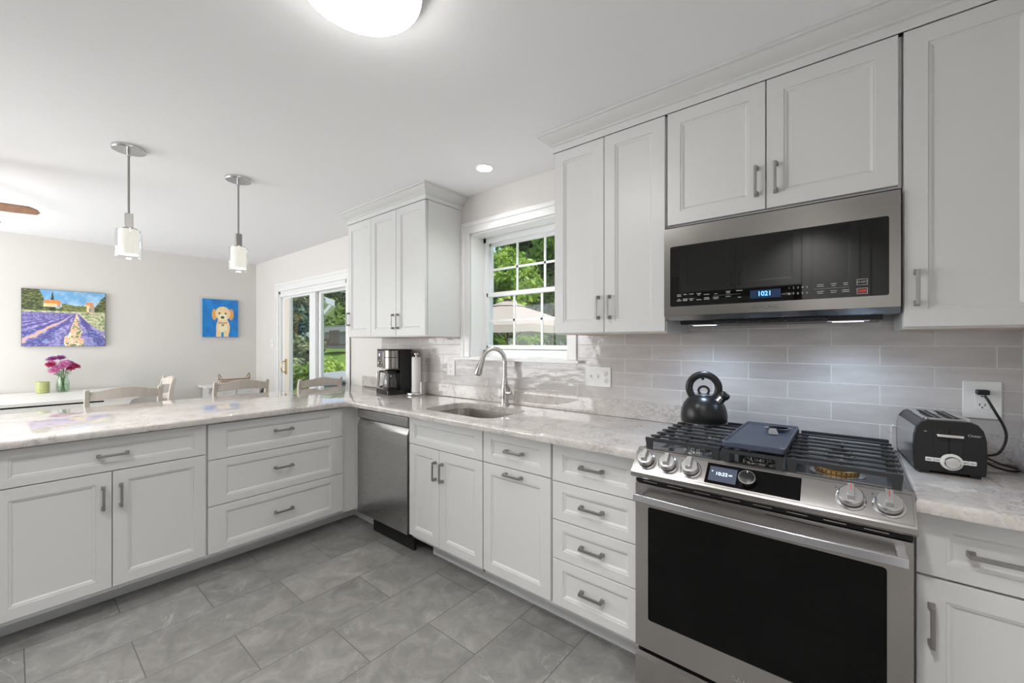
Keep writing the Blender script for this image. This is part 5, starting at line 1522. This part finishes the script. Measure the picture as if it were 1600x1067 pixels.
for k, (dx, dy, dz, cn) in enumerate(FL):
    dx, dy, dz = dx * 0.9, dy * 0.82, dz * 0.96 - 0.005
    f_ = thing('flower', (VX, VY, VZ + 0.01), ords[cn] + ' chrysanthemum ' + places[k], 'flower', group='cut flowers in the glass vase')
    tip = Vector((dx, dy, dz))
    a = 2.399 * k
    b = B(); b.tube([(0.018 * math.cos(a), 0.018 * math.sin(a), 0.0), (0.010 * math.cos(a + 2), 0.010 * math.sin(a + 2), 0.10), (dx * 0.35, dy * 0.35, 0.175), tip - Vector((0, 0, 0.008))], 0.0022, 6)
    b.build('stem', 'stem', f_)
    b = B()
    rr = 0.050 if cn != 'whitepetal' else 0.022
    rn = random.Random(k)
    up = Vector((0.55 + dx * 3, dy * 4, 0.8)).normalized()
    q = up.to_track_quat('Z', 'Y')
    for L_ in range(4):
        n = 16 - 2 * L_
        for i in range(n):
            an = 2 * PI * (i + 0.5 * L_) / n + rn.uniform(-0.1, 0.1)
            r_ = rr * (1 - 0.2 * L_) * rn.uniform(0.85, 1.1)
            el = 0.15 + 0.36 * L_
            d = Vector((math.cos(an) * math.cos(el), math.sin(an) * math.cos(el), math.sin(el)))
            sd_ = Vector((-math.sin(an), math.cos(an), 0)) * rr * 0.13
            nn = Vector((0, 0, 0.0015))
            P = [tip + q @ (p_) for p_ in (d * 0.004 - sd_ * 0.5, d * 0.004 + sd_ * 0.5, d * r_ * 0.7 + sd_, d * r_, d * r_ * 0.7 - sd_)]
            P2 = [p_ + q @ nn for p_ in P]
            b.rings([P, P2])
    b.build('bloom', cn, f_, smooth=False)
    b = B()
    for i in range(3):
        an = a + 2.1 * i
        base = Vector((dx * 0.6, dy * 0.6, 0.17 + 0.025 * i + (dz - 0.25) * 0.3))
        o_ = Vector((math.cos(an), math.sin(an), 0.35)) * 0.035
        sd_ = Vector((-math.sin(an), math.cos(an), 0)) * 0.010
        P = [base, base + o_ * 0.5 + sd_, base + o_, base + o_ * 0.5 - sd_]
        b.rings([P, [p_ + Vector((0, 0, 0.001)) for p_ in P]])
    b.build('leaf', 'leafg', f_, smooth=False)
cn_ = thing('candle_jar', (-6.235, 0.200, VZ), 'yellow-green patterned candle jar left of the flower vase', 'candle')
b = B(); b.lathe([(0.040, 0.0), (0.047, 0.004), (0.047, 0.112), (0.044, 0.112), (0.044, 0.09)], seg=36, cap=False); b.build('jar', 'candle', cn_, angle=50)
b = B()
for j in range(5):
    pts = []
    for i in range(48):
        a = 2 * PI * i / 48
        pts.append((0.0475 * math.cos(a), 0.0475 * math.sin(a), 0.018 + 0.019 * j + 0.005 * math.sin(a * 12)))
    b.tube(pts, 0.0014, 5, closed=True)
b.build('relief_pattern', 'wax', cn_)
B().lathe([(0.0435, 0.002), (0.0435, 0.088), (0.001, 0.088)], seg=32).build('wax', 'wax', cn_)

# ------------------------------------------------------------------ opposite side of the kitchen (seen only as reflections)
fg = thing('refrigerator', (-0.36, -0.60, 0), 'stainless refrigerator behind the camera, mirrored in the microwave glass', 'refrigerator', rz=PI)
B().box(0, 0.06, 0.03, 0.90, 0.69, 1.76).build('body', 'blackm', fg, smooth=False)
for a, b_ in ((0.002, 0.447), (0.453, 0.898)):
    d_ = B().box(a, 0.0, 0.70, b_, 0.055, 1.76).build('door', 'steel', fg, bevel=0.006)
    hx_ = 0.41 if a < 0.1 else 0.49
    B().tube([(hx_, 0.0, 0.85), (hx_, -0.05, 0.87), (hx_, -0.05, 1.5), (hx_, 0.0, 1.52)], 0.010, 8).build('handle', 'satin', d_)
d_ = B().box(0.002, 0.0, 0.06, 0.898, 0.055, 0.69).build('freezer_drawer', 'steel', fg, bevel=0.006)
B().tube([(0.1, 0.0, 0.63), (0.1, -0.05, 0.63), (0.8, -0.05, 0.63), (0.8, 0.0, 0.63)], 0.010, 8).build('handle', 'satin', d_)
def upper_b(loc, w, z0, z1, doors, label, depth, cat='cabinet', name='wall_cabinet'):
    t = thing(name, (loc[0], loc[1], z0), label, cat, PI)
    h = z1 - z0
    B().box(0, 0.0205, 0, w, depth, h).build('body', 'cab', t, smooth=False)
    for (a, b_, hk) in doors: front(t, 'door', a, 0.0, b_, h, 0.055, 0.055, hk)
    return t
upper_b((-0.305, -0.60), 1.00, 1.83, 2.34, [(0.003, 0.495, ('v', 0.465, 0.09)), (0.502, 0.495, ('v', 0.030, 0.09))], 'white two door cabinet over the refrigerator, mirrored in the microwave', 0.69)
upper_b((0.452, -0.60), 0.755, 0.11, 2.34, [(0.003, 0.372, ('v', 0.34, 1.0)), (0.380, 0.372, ('v', 0.03, 1.0))], 'tall white pantry cabinet behind the camera, mirrored in the microwave', 0.69, name='pantry_cabinet')

# ------------------------------------------------------------------ outdoors
def leaves(name, mat, parent, blobs, n, size, seed, loc):
    """leaf quads scattered through ellipsoid blobs: one foliage mesh"""
    rn = np.random.RandomState(seed)
    bl = np.array(blobs, dtype=float)      # x y z rx ry rz
    wgt = (bl[:, 3] * bl[:, 4] * bl[:, 5]) ** 0.66
    idx = rn.choice(len(bl), n, p=wgt / wgt.sum())
    d = rn.normal(size=(n, 3)); d /= np.linalg.norm(d, axis=1)[:, None]
    rad = rn.uniform(0.62, 1.05, (n, 1))
    c_ = bl[idx, :3] + d * bl[idx, 3:6] * rad
    nr = d + rn.normal(size=(n, 3)) * 0.6; nr /= np.linalg.norm(nr, axis=1)[:, None]
    t1 = np.cross(nr, rn.normal(size=(n, 3))); t1 /= np.linalg.norm(t1, axis=1)[:, None]
    t2 = np.cross(nr, t1)
    s = size * rn.uniform(0.6, 1.3, (n, 1))
    P = np.stack([c_ - t1 * s, c_ + t2 * s * 0.45, c_ + t1 * s, c_ - t2 * s * 0.45], axis=1).reshape(-1, 3)
    me = bpy.data.meshes.new(name)
    me.vertices.add(len(P)); me.vertices.foreach_set('co', P.astype(np.float32).ravel())
    me.loops.add(n * 4); me.loops.foreach_set('vertex_index', np.arange(n * 4, dtype=np.int32))
    me.polygons.add(n); me.polygons.foreach_set('loop_start', np.arange(0, n * 4, 4, dtype=np.int32))
    me.update(calc_edges=True)
    me.materials.append(M[mat])
    o = bpy.data.objects.new(name, me); COL.objects.link(o)
    if parent: o.parent = parent
    else: o.location = loc
    return o
def blob_cloud(rx, ry, z0_, z1_, n, seed, r):
    rn = random.Random(seed); out = []
    for _ in range(n):
        a = rn.uniform(0, 2 * PI); q_ = rn.uniform(0, 1) ** 0.5
        z = rn.uniform(z0_, z1_)
        k_ = 1.0 - 0.5 * abs((z - (z0_ + z1_) / 2) / ((z1_ - z0_) / 2)) ** 2
        out.append((rx * q_ * k_ * math.cos(a), ry * q_ * k_ * math.sin(a), z, r * rn.uniform(0.7, 1.2), r * rn.uniform(0.7, 1.2), r * rn.uniform(0.6, 1.0)))
    return out
def tree(x, y, label, mat, rx, ry, z0_, z1_, n, size, nb, r, seed, trunk=0.12, name='tree', cat='tree', group=None):
    t = thing(name, (x, y, GR), label, cat, group=group)
    leaves('foliage', mat, t, blob_cloud(rx, ry, z0_, z1_, nb, seed, r), n, size, seed, None)
    if trunk:
        b = B(); b.tube([(0, 0, -0.02), (0.05, 0.02, (z0_ + z1_) * 0.25), (0, 0, (z0_ + z1_) * 0.55)], [trunk, trunk * 0.8, trunk * 0.4], 10)
        for k in range(5):
            a = 1.3 * k; zz_ = z0_ + (z1_ - z0_) * (0.1 + 0.12 * k)
            b.tube([(0, 0, zz_ * 0.8), (rx * 0.5 * math.cos(a), ry * 0.5 * math.sin(a), zz_ * 1.15)], [trunk * 0.4, trunk * 0.12], 6)
        b.build('trunk', 'bark', t, angle=60)
    return t
# ground (lawn)
b = B()
prof = [(WY + 0.26, GR), (6.6, GR), (9.0, 0.10), (12.0, 0.80), (16, 0.95), (50, 1.2)]
b.rings([[(x, y, z) for y, z in prof] + [(x, 50, -1.0), (x, WY + 0.26, -1.0)] for x in (-60, 30)])
o = b.build('lawn', 'grass', None, smooth=False)
tag(o, 'sunlit green lawn outside the sliding door', 'lawn', kind='structure')
pt = B().box(-7.5, WY + 0.245, GR, 0.6, 6.6, GR + 0.02).build('patio', pbr('patio_concrete', (0.62, 0.60, 0.56), 0.9, bump=0.4, bscale=40), None)
struct(pt, 'concrete patio')
# window view: direction k = -X/Y between .6 and .93
tree(-9.1, 10.4, 'bright yellow-green leafy tree seen at the left of the kitchen window', 'fol_l', 1.35, 1.2, 1.2, 4.6, 9000, 0.11, 36, 0.5, 11)
tree(-11.6, 15.5, 'tall dark evergreen in the middle of the kitchen window view', 'fol_d', 1.6, 1.5, 0.8, 9.4, 14000, 0.16, 60, 0.8, 12)
tree(-9.0, 14.5, 'mid green tree at the right of the kitchen window view', 'fol_m', 1.8, 1.5, 1.0, 8.6, 12000, 0.14, 50, 0.75, 13)
tree(-15.6, 18.0, 'pale sunlit tree against the sky at the upper left of the window view', 'fol_l', 2.4, 2.0, 1.4, 7.4, 12000, 0.17, 50, 0.9, 14)
tree(-6.0, 14.5, 'mid green tree hidden mostly behind the window edge', 'fol_m', 2.0, 1.6, 0.8, 8.0, 9000, 0.16, 50, 0.85, 15)
t = thing('hedge', (-9.3, 11.9, GR), 'long dark green hedge below the patio umbrella', 'hedge')
leaves('foliage', 'fol_d', t, [(-3.4 + 0.42 * k, 0.25 * math.sin(k * 2.1), 1.0 + 0.12 * math.sin(k * 1.7), 0.5, 0.5, 0.95) for k in range(22)], 20000, 0.085, 21, None)
# umbrella
ub = thing('patio_umbrella', (-6.28, 7.5, GR), 'large beige patio umbrella standing open outside the kitchen window', 'umbrella')
UZ = 2.33 - GR
b = B()
n8 = 8
def canopy_ring(r, z, sag=0.0):
    out = []
    for i in range(n8 * 6):
        a = 2 * PI * i / (n8 * 6) + 0.2
        f_ = (i % 6) / 6.0
        cut = math.cos(PI / n8) / math.cos(((f_ - 0.5)) * 2 * PI / n8)
        out.append((r * cut * math.cos(a), r * cut * math.sin(a), z - sag * math.sin(PI * f_)))
    return out
b.rings([canopy_ring(0.30, UZ - 0.12), canopy_ring(0.8, UZ - 0.27, 0.01), canopy_ring(1.25, UZ - 0.43, 0.02), canopy_ring(1.66, UZ - 0.60, 0.03), canopy_ring(1.67, UZ - 0.76, 0.03), canopy_ring(1.655, UZ - 0.76, 0.03), canopy_ring(1.64, UZ - 0.615, 0.03), canopy_ring(1.25, UZ - 0.445, 0.02), canopy_ring(0.30, UZ - 0.135)], False, False)
b.build('canopy', 'umb', ub, angle=15)
b = B(); b.rings([canopy_ring(0.40, UZ - 0.13), canopy_ring(0.38, UZ - 0.115), canopy_ring(0.2, UZ - 0.03), canopy_ring(0.05, UZ + 0.0)], True, True); b.build('vent_cap', 'umb', ub, angle=15)
b = B(); b.cyl((0, 0, 0.02), (0, 0, UZ - 0.02), 0.028); b.lathe([(0.09, UZ - 0.0), (0.09, UZ + 0.05), (0.02, UZ + 0.07)]); b.build('pole', 'umbdark', ub, angle=50)
for k in range(8):
    a = 2 * PI * k / 8 + 0.2
    B().tube([(0.05 * math.cos(a), 0.05 * math.sin(a), UZ - 0.10), (1.62 * math.cos(a), 1.62 * math.sin(a), UZ - 0.625)], 0.009, 6).tube([(0.04 * math.cos(a), 0.04 * math.sin(a), UZ - 0.95), (0.9 * math.cos(a), 0.9 * math.sin(a), UZ - 0.36)], 0.008, 6).build('rib', 'umbdark', ub)
B().lathe([(0.3, 0.0), (0.3, 0.05), (0.06, 0.09)], c=(0, 0, 0.022)).build('base', 'umbdark', ub)

# sliding door view: direction k = -X/Y between 1.82 and 2.43
def dirp(k, Y): return (-k * Y, Y)
# holly bush column at the left pane, k 2.2..2.43
tree(-6.95, 2.98, 'tall glossy dark holly bush at the left of the sliding door view', 'fol_h', 0.27, 0.26, 0.9, 2.9, 9000, 0.045, 40, 0.19, 31, 0.04, 'bush', 'bush')
tree(-6.55, 2.80, 'bright green leafy bush low at the left of the sliding door view', 'fol_m', 0.22, 0.18, 0.15, 1.25, 7000, 0.045, 30, 0.15, 32, 0.02, 'bush', 'bush')
tree(-9.75, 4.85, 'low light green bush behind the hot tub', 'fol_l', 0.40, 0.25, 0.4, 1.15, 6000, 0.05, 34, 0.26, 33, 0.03, 'bush', 'bush')
# neighbour wing with siding and bracketed eave
hs = thing('house_wing', (-11.6, 5.4, GR), 'pale yellow sided house wing with white bracketed eave outside', 'building')
b = B()
b.prism([(-4, 0.0), (0, 0.0), (-6, 2.7), (-9, 2.7)], 'Z', 0, 2.9)
for k in range(29):
    b.quad_box([(-4, -0.025, 0.1 * k), (0, -0.025, 0.1 * k), (0, 0.001, 0.1 * k), (-4, 0.001, 0.1 * k), (-4, -0.004, 0.1 * k + 0.1), (0, -0.004, 0.1 * k + 0.1), (0, 0.001, 0.1 * k + 0.1), (-4, 0.001, 0.1 * k + 0.1)])
b.build('siding', 'siding', hs, smooth=False)
b = B(); b.quad_box([(-2.0, -0.3, 3.55), (1.72, -0.3, 2.59), (-3.0, 2.1, 2.59), (-6.6, 2.1, 3.55), (-2.0, -0.3, 3.70), (1.72, -0.3, 2.74), (-3.0, 2.1, 2.74), (-6.6, 2.1, 3.70)]); b.build('eave', 'trim', hs, smooth=False)
b = B(); b.sweep([(0.30, -0.25, 2.0), (1.50, -0.25, 2.64)], 0.10, 0.10, side=(0, 1, 0)); b.build('bracket', 'trim', hs, smooth=False)
# hot tub
ht = thing('hot_tub', (-7.10, 4.00, GR + 0.0), 'blue sided hot tub with grey cover outside the sliding door', 'hot tub')
B().box(-0.80, -0.45, 0.0, 0.9, 0.5, 1.03).build('shell', 'tubblue', ht, bevel=0.05)
b = B(); b.quad_box([(-0.85, -0.5, 1.03), (0.95, -0.5, 1.03), (0.95, 0.55, 1.03), (-0.85, 0.55, 1.03), (-0.83, -0.48, 1.09), (0.93, -0.48, 1.09), (0.93, 0.53, 1.13), (-0.83, 0.53, 1.13)]); b.build('cover', 'tubgrey', ht, bevel=0.02)
for k in range(3): B().lathe([(0.035, 0.0), (0.035, 0.02)], c=(0.35 + 0.1 * k, -0.45, 0.8 + 0.03 * k), seg=16, M4=QY).build('control_knob', 'black', ht)
# trailer
tr = thing('utility_trailer', (-22.6, 11.9, 0.78), 'dark utility trailer parked beyond the lawn', 'trailer')
B().box(-1.2, -0.6, 0.40, 1.2, 0.6, 0.50).build('bed', 'rust', tr, smooth=False)
b = B(); b.box(0.15, -0.62, 1.20, 1.2, -0.58, 1.26); b.box(0.15, -0.62, 0.48, 1.2, -0.58, 0.55); b.box(-1.2, -0.62, 0.5, 0.15, -0.58, 0.80)
for k in range(8): b.box(0.15 + 0.145 * k, -0.615, 0.52, 0.18 + 0.145 * k, -0.585, 1.22)
b.build('rail_panel', 'rust', tr, smooth=False)
B().lathe([(0.24, -0.09), (0.27, -0.06), (0.27, 0.06), (0.24, 0.09)], c=(-0.5, -0.72, 0.27), seg=28, M4=QY).build('wheel', 'rubber', tr)
B().lathe([(0.15, 0.0), (0.15, 0.1), (0.05, 0.11)], c=(-0.5, -0.72, 0.27), seg=20, M4=QY).build('wheel_hub', 'white_p', tr)
# fence
fe = thing('fence', (-24.0, 13.2, 0.84), 'chain link fence crossing the far side of the lawn', 'fence')
for k in range(5):
    B().cyl((-6 + 3 * k, 0, 0), (-6 + 3 * k, 0, 1.6), 0.035, seg=10).build('post', 'fence', fe)
B().cyl((-6, 0, 1.58), (6, 0, 1.58), 0.028, seg=8).build('top_rail', 'fence', fe)
b = B()
for k in range(40):
    x_ = -6 + 0.3 * k
    b.cyl((x_, 0, 0.05), (min(x_ + 1.5, 6), 0, min(1.55, 0.05 + 1.5)), 0.004, seg=4); b.cyl((x_ + 0.3, 0, 0.05), (max(x_ - 1.2, -6), 0, 1.55), 0.004, seg=4)
b.build('mesh', 'fence', fe)
sd_ = thing('shed', (-28.0, 15.2, 0.85), 'low grey shed wall in the shade beyond the fence', 'shed')
B().box(-5, 0, 0, 6, 2, 1.25).build('wall', 'shed', sd_)
B().quad_box([(-5.3, -0.3, 1.25), (6.3, -0.3, 1.25), (6.3, 1.2, 1.7), (-5.3, 1.2, 1.7), (-5.3, -0.3, 1.32), (6.3, -0.3, 1.32), (6.3, 1.2, 1.78), (-5.3, 1.2, 1.78)]).build('roof', 'shed', sd_)
for k, (x_, y_, lb, mt) in enumerate([(-28, 19, 'dense dark green tree behind the shed, left of the lawn view', 'fol_d'), (-35, 19, 'dense green tree at the far left beyond the fence', 'fol_m'), (-38, 15.5, 'shaded mid green tree beyond the lawn', 'fol_m'), (-44, 20, 'large mid green tree furthest beyond the lawn', 'fol_m'), (-23.5, 18.5, 'dark leafy tree right of the shed', 'fol_d')]):
    tree(x_, y_, lb, mt, 3.2, 1.8, 1.6, 8.6, 10000, 0.22, 60, 1.15, 40 + k, 0.2)
